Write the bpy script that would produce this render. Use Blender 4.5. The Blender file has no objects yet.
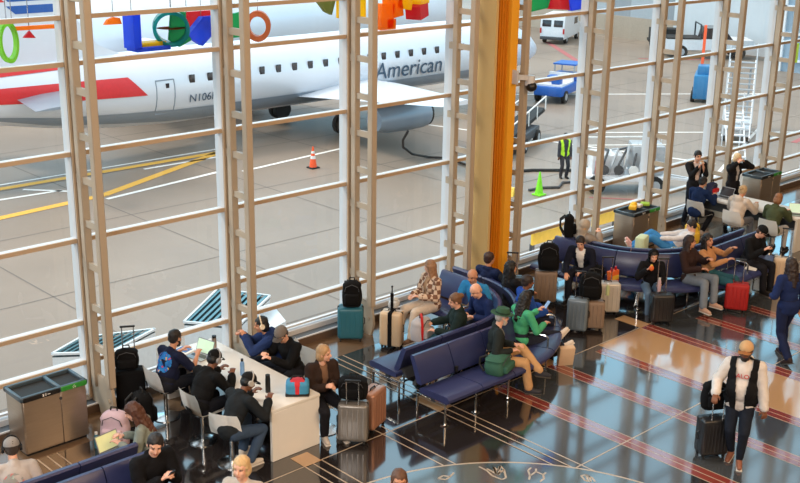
import bpy, bmesh, math, random
from math import pi, sin, cos, radians as R
from mathutils import Vector as V, Matrix as M, noise
random.seed(7)
S = bpy.context.scene
COL = S.collection

# ------------------------------------------------------------------ camera
CAM = V((-7.1325, -14.2325, 7.43)); FPX = 1125.6; YAW = 0.756; PIT = -0.304; ROL = 0.0146
_fw = V((sin(YAW)*cos(PIT), cos(YAW)*cos(PIT), sin(PIT)))
_r0 = V((cos(YAW), -sin(YAW), 0)); _u0 = _r0.cross(_fw)
_r = _r0*cos(ROL) + _u0*sin(ROL); _u = _u0*cos(ROL) - _r0*sin(ROL)
cd = bpy.data.cameras.new('camera'); cam = bpy.data.objects.new('camera', cd); COL.objects.link(cam)
cd.sensor_width = 36; cd.lens = FPX/800*36; cd.clip_end = 600
mw = M((( _r.x, _u.x, -_fw.x, CAM.x), (_r.y, _u.y, -_fw.y, CAM.y), (_r.z, _u.z, -_fw.z, CAM.z), (0, 0, 0, 1)))
cam.matrix_world = mw
S.camera = cam

# ------------------------------------------------------------------ sky, sun, hall lights, added side fill, exposure
S.view_settings.view_transform = 'Standard'; S.view_settings.look = 'None'
S.view_settings.gamma = 1; S.view_settings.use_curve_mapping = False
S.view_settings.exposure = 0.0
w = bpy.data.worlds.new('sky'); S.world = w; w.use_nodes = True
nt = w.node_tree; nt.nodes.clear()
out = nt.nodes.new('ShaderNodeOutputWorld'); bg = nt.nodes.new('ShaderNodeBackground')
tc = nt.nodes.new('ShaderNodeTexCoord'); sx = nt.nodes.new('ShaderNodeSeparateXYZ'); rp = nt.nodes.new('ShaderNodeValToRGB')
nt.links.new(tc.outputs['Generated'], sx.inputs[0]); nt.links.new(sx.outputs['Z'], rp.inputs[0])
e = rp.color_ramp.elements
e[0].position = 0.0; e[0].color = (1.0, 0.95, 0.90, 1)
e[1].position = 1.0; e[1].color = (1.0, 0.92, 0.84, 1)
for p_, c_ in ((0.07, (0.95, 1.0, 1.05)), (0.16, (0.62, 1.15, 1.45)), (0.34, (0.45, 1.0, 1.35)), (0.55, (0.70, 0.88, 1.0))):
    x = e.new(p_); x.color = c_ + (1,)
nt.links.new(rp.outputs[0], bg.inputs[0]); bg.inputs[1].default_value = 2.0
nt.links.new(bg.outputs[0], out.inputs[0])

def light(name, kind, loc, energy, color, size=1, size_y=None, target=None):
    d = bpy.data.lights.new(name, kind); d.energy = energy; d.color = color
    if kind == 'AREA':
        d.size = size
        if size_y: d.shape = 'RECTANGLE'; d.size_y = size_y
    if kind == 'SUN': d.angle = R(size)
    o = bpy.data.objects.new(name, d); COL.objects.link(o); o.location = loc
    if target is not None:
        o.rotation_euler = (V(target) - V(loc)).to_track_quat('-Z', 'Y').to_euler()
    return o
light('sun', 'SUN', (10, 60, 40), 2.2, (1.0, 0.90, 0.78), 12, target=(10+14, 60-20, 10))
light('hall_light_rear', 'AREA', (4, -19, 11.5), 2500, (1.0, 0.66, 0.38), 24, 3, target=(5, -1, 2))
light('side_fill_light', 'AREA', (-14, -12, 11), 2100, (1.0, 0.93, 0.86), 10, 3, target=(3, -2, 0.5))  # added fill to brighten the left-facing sides, not a lamp of the hall
light('hall_light_ceiling', 'AREA', (8, -7, 13.5), 350, (1.0, 0.74, 0.5), 30, 8, target=(8, -6.9, 0))

# ------------------------------------------------------------------ helpers: points, materials, meshes, objects
def at(px, py, z):
    d = _fw + _r*((px-400)/FPX) + _u*((241.5-py)/FPX)
    return CAM + d*((z-CAM.z)/d.z)
def lin(c):
    f = lambda v: v/12.92 if v <= 0.04045 else ((v+0.055)/1.055)**2.4
    return tuple(f(v/255) for v in c) + (1,)
MATS = {}
def mat(name, c, rough=0.6, metal=0.0, var=0.12, scale=9.0, bump=0.0, bscale=60.0, spec=0.5, alpha=None, emit=None, coat=0, stretch=None):
    if name in MATS: return MATS[name]
    m = bpy.data.materials.new(name); m.use_nodes = True; n = m.node_tree; b = n.nodes['Principled BSDF']
    b.inputs['Roughness'].default_value = rough; b.inputs['Metallic'].default_value = metal
    b.inputs['Specular IOR Level'].default_value = spec; b.inputs['Coat Weight'].default_value = coat; b.inputs['Coat Roughness'].default_value = 0.07; b.inputs['Coat IOR'].default_value = 1.6
    co = n.nodes.new('ShaderNodeTexCoord'); src = co.outputs['Object']
    if stretch:
        mp = n.nodes.new('ShaderNodeMapping'); mp.inputs['Scale'].default_value = stretch; n.links.new(src, mp.inputs[0]); src = mp.outputs[0]
    nz = n.nodes.new('ShaderNodeTexNoise'); nz.inputs['Scale'].default_value = scale; nz.inputs['Detail'].default_value = 4
    n.links.new(src, nz.inputs['Vector'])
    mx = n.nodes.new('ShaderNodeMix'); mx.data_type = 'RGBA'
    L = lin(c); mx.inputs['A'].default_value = tuple(v*(1-var) for v in L[:3])+(1,); mx.inputs['B'].default_value = tuple(min(1, v*(1+var)) for v in L[:3])+(1,)
    n.links.new(nz.outputs['Fac'], mx.inputs['Factor']); n.links.new(mx.outputs['Result'], b.inputs['Base Color'])
    if bump:
        bz = n.nodes.new('ShaderNodeTexNoise'); bz.inputs['Scale'].default_value = bscale; n.links.new(src, bz.inputs['Vector'])
        bp = n.nodes.new('ShaderNodeBump'); bp.inputs['Strength'].default_value = bump; bp.inputs['Distance'].default_value = 0.01
        n.links.new(bz.outputs['Fac'], bp.inputs['Height']); n.links.new(bp.outputs['Normal'], b.inputs['Normal'])
    if emit:
        b.inputs['Emission Color'].default_value = lin(c); b.inputs['Emission Strength'].default_value = emit
    MATS[name] = m
    return m
def plaid(name, a, b2, scale=14):
    m = mat(name, a, 0.9); n = m.node_tree; b = n.nodes['Principled BSDF']
    co = n.nodes.new('ShaderNodeTexCoord'); ch = n.nodes.new('ShaderNodeTexChecker'); ch.inputs['Scale'].default_value = scale
    ch.inputs['Color1'].default_value = lin(a); ch.inputs['Color2'].default_value = lin(b2)
    n.links.new(co.outputs['Object'], ch.inputs['Vector']); n.links.new(ch.outputs['Color'], b.inputs['Base Color'])
    return m
def see_through(name, tint, refl=1.0, ior=1.5, rough=0.0):
    """thin clear or coloured pane: fresnel mix of a tinted transparent and a sharp gloss"""
    m = bpy.data.materials.new(name); m.use_nodes = True; n = m.node_tree; n.nodes.clear()
    o = n.nodes.new('ShaderNodeOutputMaterial'); t = n.nodes.new('ShaderNodeBsdfTransparent'); g = n.nodes.new('ShaderNodeBsdfGlossy')
    f = n.nodes.new('ShaderNodeFresnel'); f.inputs[0].default_value = ior; x = n.nodes.new('ShaderNodeMixShader')
    mul = n.nodes.new('ShaderNodeMath'); mul.operation = 'MULTIPLY'; mul.inputs[1].default_value = refl
    t.inputs[0].default_value = tint + (1,); g.inputs['Roughness'].default_value = rough
    n.links.new(f.outputs[0], mul.inputs[0]); n.links.new(mul.outputs[0], x.inputs[0]); n.links.new(t.outputs[0], x.inputs[1]); n.links.new(g.outputs[0], x.inputs[2]); n.links.new(x.outputs[0], o.inputs[0])
    MATS[name] = m
    return m

def stained(name, c):
    m = see_through(name, tuple(0.25+0.75*v for v in c), 1.0); n = m.node_tree
    o = [x for x in n.nodes if x.type == 'OUTPUT_MATERIAL'][0]; src = o.inputs[0].links[0].from_socket
    t = n.nodes.new('ShaderNodeBsdfTranslucent'); t.inputs[0].default_value = c + (1,); d = n.nodes.new('ShaderNodeBsdfDiffuse'); d.inputs[0].default_value = c + (1,)
    a = n.nodes.new('ShaderNodeMixShader'); a.inputs[0].default_value = 0.35; b = n.nodes.new('ShaderNodeMixShader'); b.inputs[0].default_value = 0.7
    n.links.new(t.outputs[0], a.inputs[1]); n.links.new(d.outputs[0], a.inputs[2]); n.links.new(src, b.inputs[1]); n.links.new(a.outputs[0], b.inputs[2]); n.links.new(b.outputs[0], o.inputs[0])
    return m

class MB:
    """collects shapes in one bmesh; m = material slot"""
    def __init__(s): s.bm = bmesh.new()
    def _fin(s, vs, m):
        fs = set()
        for v in vs: fs.update(v.link_faces)
        for f in fs: f.material_index = m
    def box(s, c, d, m=0, rz=0, rot=None, bev=0, seg=2):
        r = bmesh.ops.create_cube(s.bm, size=1); vs = r['verts']
        T = M.Translation(c) @ (rot if rot is not None else M.Rotation(rz, 4, 'Z')) @ M.Diagonal((d[0], d[1], d[2], 1))
        bmesh.ops.transform(s.bm, matrix=T, verts=vs)
        if bev:
            es = set()
            for v in vs: es.update(v.link_edges)
            q = bmesh.ops.bevel(s.bm, geom=list(es), offset=bev, segments=seg, affect='EDGES', profile=0.5)
            fs = set(q['faces'])
            for v in q['verts']: fs.update(v.link_faces)
            for f in fs: f.material_index = m
        else: s._fin(vs, m)
        return s
    def bar(s, a, b, wd, ht, m=0, up=(0, 0, 1)):
        a, b = V(a), V(b); d = b-a; L = d.length; y = d.normalized(); x = y.cross(V(up))
        if x.length < 1e-4: x = y.cross(V((1, 0, 0)))
        x.normalize(); z = x.cross(y)
        rot = M((x, y, z)).transposed().to_4x4()
        return s.box((a+b)/2, (wd, L, ht), m, rot=rot)
    def cyl(s, a, b, r0, r1=None, m=0, seg=12, caps=True):
        a, b = V(a), V(b); d = b-a; r1 = r0 if r1 is None else r1
        q = bmesh.ops.create_cone(s.bm, cap_ends=caps, segments=seg, radius1=r0, radius2=r1, depth=d.length)
        T = M.Translation((a+b)/2) @ d.to_track_quat('Z', 'Y').to_matrix().to_4x4()
        bmesh.ops.transform(s.bm, matrix=T, verts=q['verts']); s._fin(q['verts'], m); return s
    def ball(s, c, r, m=0, sub=2, rot=None):
        if not hasattr(r, '__len__'): r = (r, r, r)
        q = bmesh.ops.create_icosphere(s.bm, subdivisions=sub, radius=1)
        T = M.Translation(c) @ (rot.to_4x4() if rot is not None else M()) @ M.Diagonal((r[0], r[1], r[2], 1))
        bmesh.ops.transform(s.bm, matrix=T, verts=q['verts']); s._fin(q['verts'], m); return s
    def cap(s, a, b, r0, r1=None, m=0, seg=10, sub=2):
        r1 = r0 if r1 is None else r1; a, b = V(a), V(b)
        s.ball(a, r0, m, sub); s.ball(b, r1, m, sub)
        if (b-a).length > 1e-4: s.cyl(a, b, r0, r1, m, seg)
        return s
    def tube(s, pts, r, m=0, seg=8, closed=False):
        pts = [V(p) for p in pts]; n = len(pts); rings = []
        prev = None
        for i, p in enumerate(pts):
            if closed: t = pts[(i+1) % n]-pts[i-1]
            else: t = pts[min(i+1, n-1)]-pts[max(i-1, 0)]
            t.normalize()
            if prev is None:
                a = t.cross(V((0, 0, 1)))
                if a.length < 1e-3: a = t.cross(V((1, 0, 0)))
            else: a = prev-t*prev.dot(t)
            a.normalize(); prev = a; b = t.cross(a)
            rr = r[i] if hasattr(r, '__len__') else r
            rings.append([s.bm.verts.new(p+(a*cos(2*pi*k/seg)+b*sin(2*pi*k/seg))*rr) for k in range(seg)])
        for i in range(n if closed else n-1):
            A, B = rings[i], rings[(i+1) % n]
            for k in range(seg):
                f = s.bm.faces.new((A[k], A[(k+1) % seg], B[(k+1) % seg], B[k])); f.material_index = m
        if not closed:
            for g in (rings[0], rings[-1]):
                f = s.bm.faces.new(g); f.material_index = m
        return s
    def loft(s, rings, m=0, closed=True, caps=True):
        rs = [[s.bm.verts.new(p) for p in g] for g in rings]
        for A, B in zip(rs, rs[1:]):
            n = len(A)
            for k in range(n if closed else n-1):
                f = s.bm.faces.new((A[k], A[(k+1) % n], B[(k+1) % n], B[k])); f.material_index = m
        if caps and closed:
            for g in (rs[0], rs[-1]):
                f = s.bm.faces.new(g); f.material_index = m
        return s
    def lathe(s, c, prof, m=0, seg=24):
        c = V(c)
        return s.loft([[c+V((r*cos(2*pi*k/seg), r*sin(2*pi*k/seg), z)) for k in range(seg)] for r, z in prof], m)
    def prism(s, poly, off, m=0):
        """polygon (3-D points) pushed along off"""
        off = V(off); a = [s.bm.verts.new(V(p)) for p in poly]; b = [s.bm.verts.new(V(p)+off) for p in poly]; n = len(a)
        fs = [s.bm.faces.new(a), s.bm.faces.new(b[::-1])]
        for k in range(n): fs.append(s.bm.faces.new((a[k], b[k], b[(k+1) % n], a[(k+1) % n])))
        for f in fs: f.material_index = m
        return s
    def quad(s, pts, m=0):
        f = s.bm.faces.new([s.bm.verts.new(V(p)) for p in pts]); f.material_index = m; return s
    def build(s, name, mats, parent=None, ang=40, recalc=True):
        if recalc: bmesh.ops.recalc_face_normals(s.bm, faces=s.bm.faces[:])
        me = bpy.data.meshes.new(name); s.bm.to_mesh(me); s.bm.free()
        for m in (mats if isinstance(mats, (list, tuple)) else [mats]): me.materials.append(m)
        me.polygons.foreach_set('use_smooth', [True]*len(me.polygons)); me.set_sharp_from_angle(angle=R(ang))
        o = bpy.data.objects.new(name, me); COL.objects.link(o)
        if parent is not None: o.parent = parent
        return o
def tag(o, label, cat, group=None):
    o['label'] = label; o['category'] = cat
    if group: o['group'] = group
    return o
def struct(o): o['kind'] = 'structure'; return o
def thing(name, label, cat, loc=(0, 0, 0), rz=0, group=None):
    o = bpy.data.objects.new(name, None); COL.objects.link(o); o.empty_display_size = 0.1
    o.location = loc; o.rotation_euler = (0, 0, rz); return tag(o, label, cat, group)
def place(o, loc, rz=0): o.location = loc; o.rotation_euler = (0, 0, rz); return o
def dup(root, loc, rz, label, group=None):
    r = root.copy(); COL.objects.link(r); place(r, loc, rz); r['label'] = label
    if group: r['group'] = group
    for ch in root.children:
        c = ch.copy(); COL.objects.link(c); c.parent = r
        for g in ch.children:
            d = g.copy(); COL.objects.link(d); d.parent = c
    return r
def text(name, body, size, mt, loc, rot, parent=None, extrude=0.002, align='CENTER'):
    cu = bpy.data.curves.new(name, 'FONT'); cu.body = body; cu.size = size; cu.extrude = extrude; cu.align_x = align; cu.align_y = 'CENTER'
    t = bpy.data.objects.new(name, cu); COL.objects.link(t); me = bpy.data.meshes.new_from_object(t.evaluated_get(bpy.context.evaluated_depsgraph_get()))
    bpy.data.objects.remove(t); me.materials.clear(); me.materials.append(mt)
    o = bpy.data.objects.new(name, me); COL.objects.link(o); o.location = loc; o.rotation_euler = rot
    if parent is not None: o.parent = parent
    return o

# ------------------------------------------------------------------ materials of the place
mt_steel = mat('brushed_steel', (168, 152, 136), 0.34, 0.8, 0.1, 3, stretch=(1, 1, 12))
mt_chrome = mat('chrome', (205, 205, 205), 0.18, 1.0, 0.03)
mt_post = mat('post_paint', (174, 158, 138), 0.45, 0, 0.05, 3)
mt_frame = mat('frame_paint', (196, 196, 198), 0.4, 0, 0.05, 4)
mt_cap = mat('inner_cap_warm_lit', (180, 156, 130), 0.45, 0, 0.05, 4)  # warm hall light on the frames' inner faces put into this tan
mt_white = mat('white_laminate', (225, 222, 216), 0.35, 0, 0.03)
mt_shell = mat('chair_shell_plastic', (250, 248, 244), 0.4, 0, 0.03)
mt_black = mat('black_fabric', (13, 13, 15), 0.9, 0, 0.3, 20, 0.3, 200, spec=0.2)
mt_blackp = mat('black_plastic', (18, 18, 20), 0.4, 0, 0.2)
mt_dark = mat('dark_rubber', (22, 22, 22), 0.7)
mt_navy = mat('navy_vinyl', (44, 48, 82), 0.38, 0, 0.12, 5, 0.08, 90)
mt_blue = mat('blue_vinyl', (22, 74, 128), 0.4, 0, 0.1, 5, 0.08, 90)
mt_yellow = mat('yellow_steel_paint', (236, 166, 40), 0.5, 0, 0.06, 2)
mt_cream = mat('yellow_steel_daylit', (206, 172, 112), 0.5, 0, 0.05, 2)
mt_glass = see_through('window_glass', (0.95, 0.97, 0.97), 0.9)
# ------------------------------------------------------------------ floor
mt_terr = mat('black_terrazzo', (40, 36, 36), 0.10, 0, 0.35, 140, spec=0.6, coat=1)
mt_slate = mat('slate_terrazzo', (66, 70, 74), 0.10, 0, 0.25, 120, spec=0.6, coat=1)
mt_tan = mat('tan_terrazzo', (186, 148, 108), 0.12, 0, 0.18, 120, spec=0.6, coat=1)
mt_red = mat('red_terrazzo', (132, 58, 50), 0.12, 0, 0.2, 120, spec=0.6, coat=1)
mt_brown = mat('brown_terrazzo', (112, 90, 70), 0.14, 0, 0.2, 110, spec=0.65)
mt_line = mat('pale_inlay', (176, 160, 142), 0.2, 0, 0.1)
mt_medal = mat('blue_grey_terrazzo', (62, 82, 92), 0.10, 0, 0.2, 100, spec=0.6, coat=1)
f = MB()
f.box((8, -11, -0.1), (48, 22, 0.2), 0)
lay = [0]
def inlay(x0, x1, y0, y1, m):
    lay[0] += 1; z = 0.0004+0.00012*(lay[0] % 40) if m != 1 else 0.0003
    f.quad([(x0, y0, z), (x1, y0, z), (x1, y1, z), (x0, y1, z)], m)
inlay(4.97, 32, -22, -3.56, 1)                       # slate field beyond the first red band
inlay(-16, 32, -1.0, -0.2, 4)                        # brown margin along the glass
inlay(7.64, 8.86, -22, -3.57, 2)                     # broad tan band
for x0, x1, y1 in ((4.97, 5.24, -3.56), (6.26, 6.52, -3.56), (7.38, 7.64, -3.7), (8.86, 9.15, -3.57), (10.02, 10.28, -3.95), (11.14, 11.4, -3.95), (12.4, 12.66, -3.95)):
    inlay(x0, x1, -22, y1, 3)
    xm = (x0+x1)/2
    for q in (x0, xm, x1): inlay(q-0.008, q+0.008, -22, y1, 5)
for x0 in (8.86, 3.76, 1.23, -1.35, 11.4, 6.26): inlay(x0, x0+0.29, -3.57, -2.99 if x0 > 2 else -3.25, 2)
for x in (3.78, 3.92, 4.07, 1.24, 1.38, 1.53, 2.66, 2.81, -1.33, -1.19, -1.05, -2.5, -2.65): inlay(x-0.011, x+0.011, -22 if x > 0 else -3.2, -1.0 if x < 1 or x > 2.6 else -3.55, 5)
for y in (-6.0, -3.55): inlay(-16, 32, y-0.011, y+0.011, 5)
mc, mr = V((1.18, -7.62, 0)), 3.2                      # round medallion
z = 0.0056
f.quad([(mc.x+mr*cos(2*pi*k/96), mc.y+mr*sin(2*pi*k/96), z) for k in range(96)], 6)
for k in range(96):
    a, b = 2*pi*k/96, 2*pi*(k+1)/96
    f.quad([(mc.x+r_*cos(t), mc.y+r_*sin(t), z+0.0003) for r_, t in ((mr-0.02, a), (mr+0.012, a), (mr+0.012, b), (mr-0.02, b))], 5)
def scribble(cx, cy, pts, wd=0.014):
    """pale line drawing set into the medallion"""
    ps = [at(cx+px, cy+py, 0) for px, py in pts]
    for a, b in zip(ps, ps[1:]):
        d = (b-a).normalized(); n_ = V((-d.y, d.x, 0))*wd
        f.quad([(p.x, p.y, z+0.0006) for p in (a-n_, b-n_, b+n_, a+n_)], 5)
scribble(496, 472, [(-17, -5), (-9, -1), (-4, 4), (6, 8), (10, 6), (8, -2), (4, -6), (2, -1), (-3, -5), (0, 2), (-9, -3)])
scribble(496, 472, [(-3, -5), (1, 3), (8, -2)]); scribble(496, 472, [(4, -6), (3, 3)])
scribble(537, 473, [(-8, 7), (-7, 3), (-1, -1), (6, 2), (7, 6), (3, 9)]); scribble(537, 473, [(-7, 3), (-9, -2), (-6, -5)]); scribble(537, 473, [(-1, -1), (-1, -4)]); scribble(537, 473, [(6, 2), (9, 0)])
scribble(446, 476, [(-8, 3), (-3, 0), (4, 1), (8, -3)]); scribble(446, 476, [(-8, 3), (0, 4), (4, 1)])
scribble(589, 478, [(-8, -2), (-3, -3), (3, 0), (6, 4)]); scribble(589, 478, [(-8, -2), (-4, 3), (2, 4)]); scribble(589, 478, [(-3, -3), (-1, 3)]); scribble(589, 478, [(0, -2), (2, 4)])
struct(f.build('floor', [mt_terr, mt_slate, mt_tan, mt_red, mt_brown, mt_line, mt_medal], recalc=False))

# ------------------------------------------------------------------ shell of the hall
mt_wall = mat('wall_paint', (150, 136, 118), 0.8, 0, 0.04, 2); mt_ceil = mat('ceiling_paint', (160, 150, 134), 0.8, 0, 0.04, 2)
TOP = 14.2
struct(MB().box((8, -11, TOP+0.1), (48, 22.6, 0.2)).build('ceiling', mt_ceil))
struct(MB().box((8, -22.15, TOP/2), (48, 0.3, TOP)).build('wall_back', mt_wall))
struct(MB().box((-16.15, -11, TOP/2), (0.3, 22.6, TOP)).build('wall_left', mt_wall))
struct(MB().box((32.15, -11, TOP/2), (0.3, 22.6, TOP)).build('wall_right', mt_wall))
mt_curb = mat('curb_stone', (92, 74, 62), 0.5, 0, 0.1, 6); mt_grille = mat('sill_grille', (92, 104, 116), 0.3, 0.4, 0.08, 2)
c = MB()
c.box((8, -0.10, 0.07), (48, 0.28, 0.14), 0); c.box((8, -0.235, 0.142), (48, 0.03, 0.02), 1)
c.box((8, -0.11, 0.143), (48, 0.2, 0.014), 2); c.box((8, 0.0, 0.19), (48, 0.12, 0.09), 1); c.box((8, 0.03, 0.285), (48, 0.06, 0.03), 1)
struct(c.build('baseboard_window', [mt_curb, mt_frame, mt_grille]))

# ------------------------------------------------------------------ glass wall: frames, panes, twin-chord posts
FX = [-7.5, -5, -2.5, 0, 2.5, 5, 7.5, 8.88, 11.38, 13.88, 16.38, 18.88, 21.38, 23.88, 26.38, 28.88]
ZB = [0.75, 1.37, 2.61, 3.86, 5.10, 5.72, 6.96, 8.2, 9.45, 10.7, 11.9, 13.1]
for i in range(len(FX)-1):
    a, b = FX[i], FX[i+1]; g = MB()
    g.box((a, 0.02, TOP/2+0.1), (0.10, 0.20, TOP-0.2)); g.box((a-0.035, -0.09, TOP/2+0.1), (0.03, 0.04, TOP-0.2), 1); g.box((a+0.01, -0.085, TOP/2+0.1), (0.07, 0.02, TOP-0.2), 1)
    for z in ZB:
        g.box(((a+b)/2, 0.0, z), (b-a-0.1, 0.13, 0.055)); g.box(((a+b)/2, -0.055, z), (b-a-0.1, 0.03, 0.062), 1)
    wn = struct(g.build('window_%d' % (i+1), [mt_frame, mt_cap]))
    gl = MB()
    for lo, hi in zip([0.3]+ZB, ZB+[TOP]):
        gl.quad([(a+0.05, 0.03, lo+0.02), (b-0.05, 0.03, lo+0.02), (b-0.05, 0.03, hi-0.02), (a+0.05, 0.03, hi-0.02)])
    gl.build('glass', mt_glass, wn, recalc=False)
for i, xf in enumerate(FX):
    x = xf + (0.02 if xf < 6 else -0.10)
    p = MB()
    p.box((x, -0.22, (TOP+0.42)/2), (0.115, 0.115, TOP-0.42), 0, bev=0.012, seg=1)
    p.box((x, -0.64, (TOP+0.52)/2), (0.115, 0.125, TOP-0.52), 0, bev=0.012, seg=1)
    z = 1.05; k = 0
    while z < TOP:
        p.box((x, -0.43, z), (0.06, 0.32, 0.1)); 
        if k % 2 == 0: p.box((x-0.01, -0.12, z), (0.05, 0.12, 0.12))
        z += 0.62; k += 1
    pr = [(-0.10, 0.14), (-0.10, 0.62), (-0.30, 0.62), (-0.52, 0.62), (-0.66, 0.56), (-0.70, 0.40), (-0.72, 0.22), (-0.66, 0.0), (-0.32, 0.0), (-0.28, 0.14)]
    p.prism([(x-0.025, y, zz) for y, zz in pr], (0.05, 0, 0))
    p.cyl((x-0.04, -0.6, 0.3), (x+0.04, -0.6, 0.3), 0.03, m=0)
    struct(p.build('trim_%d' % (i+1), mt_post))

# yellow steel column; daylight and recess shade put into its face colours
col = thing('column', 'tall yellow steel column in front of the glass', 'column', (8.23, -0.36, 0))
MB().box((-0.27, 0, TOP/2), (0.06, 0.6, TOP), 0).build('flange_plate', mt_cream, col)
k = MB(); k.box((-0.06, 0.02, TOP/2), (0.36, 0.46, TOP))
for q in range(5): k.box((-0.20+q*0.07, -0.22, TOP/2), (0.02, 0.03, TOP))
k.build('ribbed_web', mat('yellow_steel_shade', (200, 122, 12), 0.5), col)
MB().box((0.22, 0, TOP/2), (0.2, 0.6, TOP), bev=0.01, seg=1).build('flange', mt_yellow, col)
MB().box((0, 0, 0.03), (0.9, 0.8, 0.06)).build('base_plate', mt_yellow, col)
cam_t = thing('security_camera', 'small white security camera with black dome on the yellow column', 'camera', (8.42, -0.72, 4.12))
MB().box((0.02, 0, 0.05), (0.04, 0.14, 0.26), bev=0.01).bar((0.02, 0, 0.05), (0.32, -0.08, 0.02), 0.07, 0.09).build('bracket', mt_frame, cam_t)
MB().cyl((0.34, -0.09, -0.12), (0.34, -0.09, 0.06), 0.1, 0.08).build('housing', mt_frame, cam_t)
MB().ball((0.34, -0.12, -0.14), (0.11, 0.11, 0.10)).build('dome', mt_blackp, cam_t)

# ------------------------------------------------------------------ apron and its paint
G = -4.2
mt_conc = mat('apron_concrete', (136, 122, 109), 0.5, 0, 0.36, 0.16, 0.1, 3, spec=0.45)
mt_ypaint = mat('yellow_paint', (222, 170, 70), 0.7); mt_wpaint = mat('white_paint', (232, 230, 226), 0.7)
mt_joint = mat('joint_tar', (112, 104, 98), 0.8); mt_rpaint = mat('faded_red_paint', (168, 96, 96), 0.7)
g = MB(); g.box((80, 110, G-0.25), (400, 222, 0.5), 0)
def stripe(a, b, wd, m, dz=0.012):
    a, b = V((a[0], a[1], G+dz)), V((b[0], b[1], G+dz)); d = (b-a).normalized(); n_ = V((-d.y, d.x, 0))*wd/2
    g.quad([a-n_, b-n_, b+n_, a+n_], m)
for k in range(14): stripe((-20, 3+6.2*k), (140, 3+6.2*k), 0.05, 3, 0.006)
for k in range(26): stripe((-18+6.2*k, 1), (-18+6.2*k, 90), 0.05, 3, 0.006)
stripe((4, 28.2), (21.5, 28.05), 0.42, 1); stripe((4, 23.7), (13.6, 24.7), 0.42, 1); stripe((13.6, 24.7), (21.2, 28.0), 0.42, 1)
stripe((4, 28.8), (21.5, 28.65), 0.16, 2); stripe((10.2, 26.6), (12.7, 26.4), 0.2, 2); stripe((13.4, 24.1), (19.3, 25.0), 0.22, 2)
stripe((20, 24.4), (27, 25.2), 0.2, 2); stripe((11.6, 27.5), (13, 25.9), 0.2, 2); stripe((17, 27.4), (22, 27.3), 0.2, 2); stripe((33, 27), (37, 12), 0.18, 2); stripe((38, 20), (48, 12), 0.18, 2)
stripe((43, 30), (56, 20), 0.2, 2); stripe((36, 9), (50, 9), 0.2, 2); stripe((33, 10), (46, 15), 0.16, 2)
stripe((64, 44.3), (57, 35.5), 0.45, 4); stripe((62, 34), (66, 30), 0.3, 4); stripe((28.0, 12.1), (29.6, 10.2), 0.12, 4); stripe((44, 12), (50, 13), 0.3, 4)
o = g.build('apron_ground', [mt_conc, mt_ypaint, mt_wpaint, mt_joint, mt_rpaint], recalc=False); struct(o)

# ------------------------------------------------------------------ parked jet
mt_jet = mat('jet_white_paint', (214, 216, 222), 0.3, 0.1, 0.05, 0.6); mt_jgrey = mat('jet_grey_paint', (140, 150, 162), 0.35, 0.1, 0.05, 0.6)
mt_jred = mat('jet_red_paint', (208, 36, 40), 0.4); mt_jblue = mat('jet_blue_paint', (20, 84, 160), 0.4); mt_pane = mat('dark_window', (50, 44, 46), 0.12, 0, 0.1)
mt_letter = mat('slate_lettering', (62, 84, 104), 0.5)
AY, AZ = 30.1, -1.25
PROF = [(7.0, 0.25, 0.75), (8.5, 0.6, 0.65), (11, 1.05, 0.42), (14, 1.38, 0.2), (17, 1.6, 0.05), (20, 1.7, 0), (26, 1.7, 0), (32, 1.7, 0), (38, 1.7, 0), (41, 1.62, -0.02), (43, 1.35, -0.1), (44.4, 0.95, -0.25), (45.2, 0.5, -0.4), (45.6, 0.12, -0.45)]
def prof(x):
    for (x0, r0, c0), (x1, r1, c1) in zip(PROF, PROF[1:]):
        if x0 <= x <= x1:
            t = (x-x0)/(x1-x0); return r0+(r1-r0)*t, c0+(c1-c0)*t
    return PROF[-1][1:]
def skin_y(x, z, out=0.012):
    r_, c_ = prof(x); dz = z-c_
    return -math.sqrt(max(0.0, r_*r_-dz*dz))-out
jet = thing('airplane', 'white regional jet with red tail stripes and dark lettering parked on the apron', 'airplane', (0, AY, AZ))
def fus(pr):
    return MB().loft([[V((x, r_*cos(2*pi*k/40), c_+r_*sin(2*pi*k/40))) for k in range(40)] for x, r_, c_ in pr])
fus(PROF).build('fuselage', mt_jet, jet, 30)
def patch(name, top, bot, m, parent=jet, out=0.03):
    """band laid on the skin between two polylines (x, z)"""
    def ev(pl, t):
        x = pl[0][0]+(pl[-1][0]-pl[0][0])*t
        for (xa, za), (xb, zb) in zip(pl, pl[1:]):
            if xa <= x <= xb+1e-6: return x, za+(zb-za)*(x-xa)/(xb-xa)
        return pl[-1]
    b = MB(); rows = []
    for k in range(25):
        xt, zt = ev(top, k/24); xb, zb = ev(bot, k/24)
        rows.append([V((xb+(xt-xb)*j/16, skin_y(xb+(xt-xb)*j/16, zb+(zt-zb)*j/16, out), zb+(zt-zb)*j/16)) for j in range(17)])
    b.loft(rows, 0, closed=False); return b.build(name, m, parent, recalc=False)
patch('tail_stripe', [(8.6, 0.85), (14.0, 0.85), (17.2, 0.82)], [(8.6, 0.4), (14, 0.1), (18.0, -0.02)], mt_jred)
patch('tail_stripe', [(8.6, 1.22), (12, 1.46), (14.6, 1.58)], [(8.6, 1.05), (12, 1.26), (15.2, 1.36)], mt_jred)
patch('belly_band', [(8.6, 0.0), (14, -0.6), (20, -0.86), (41, -0.86)], [(8.6, 0.1), (14, -0.98), (20, -1.5), (41, -1.4)], mt_jgrey)
for k in range(24):
    x = 20.27+0.96*k
    if x < 43:
        z = 0.45; b = MB().box((x, skin_y(x, z, 0.0), z), (0.30, 0.06, 0.44), bev=0.028, seg=2); b.build('cabin_window', mt_pane, jet)
d_ = MB()
for pz, ph in ((0.55, 0.05), (-0.95, 0.05)): d_.box((18.9, skin_y(18.9, pz, 0.0), pz), (0.9, 0.05, ph))
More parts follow.
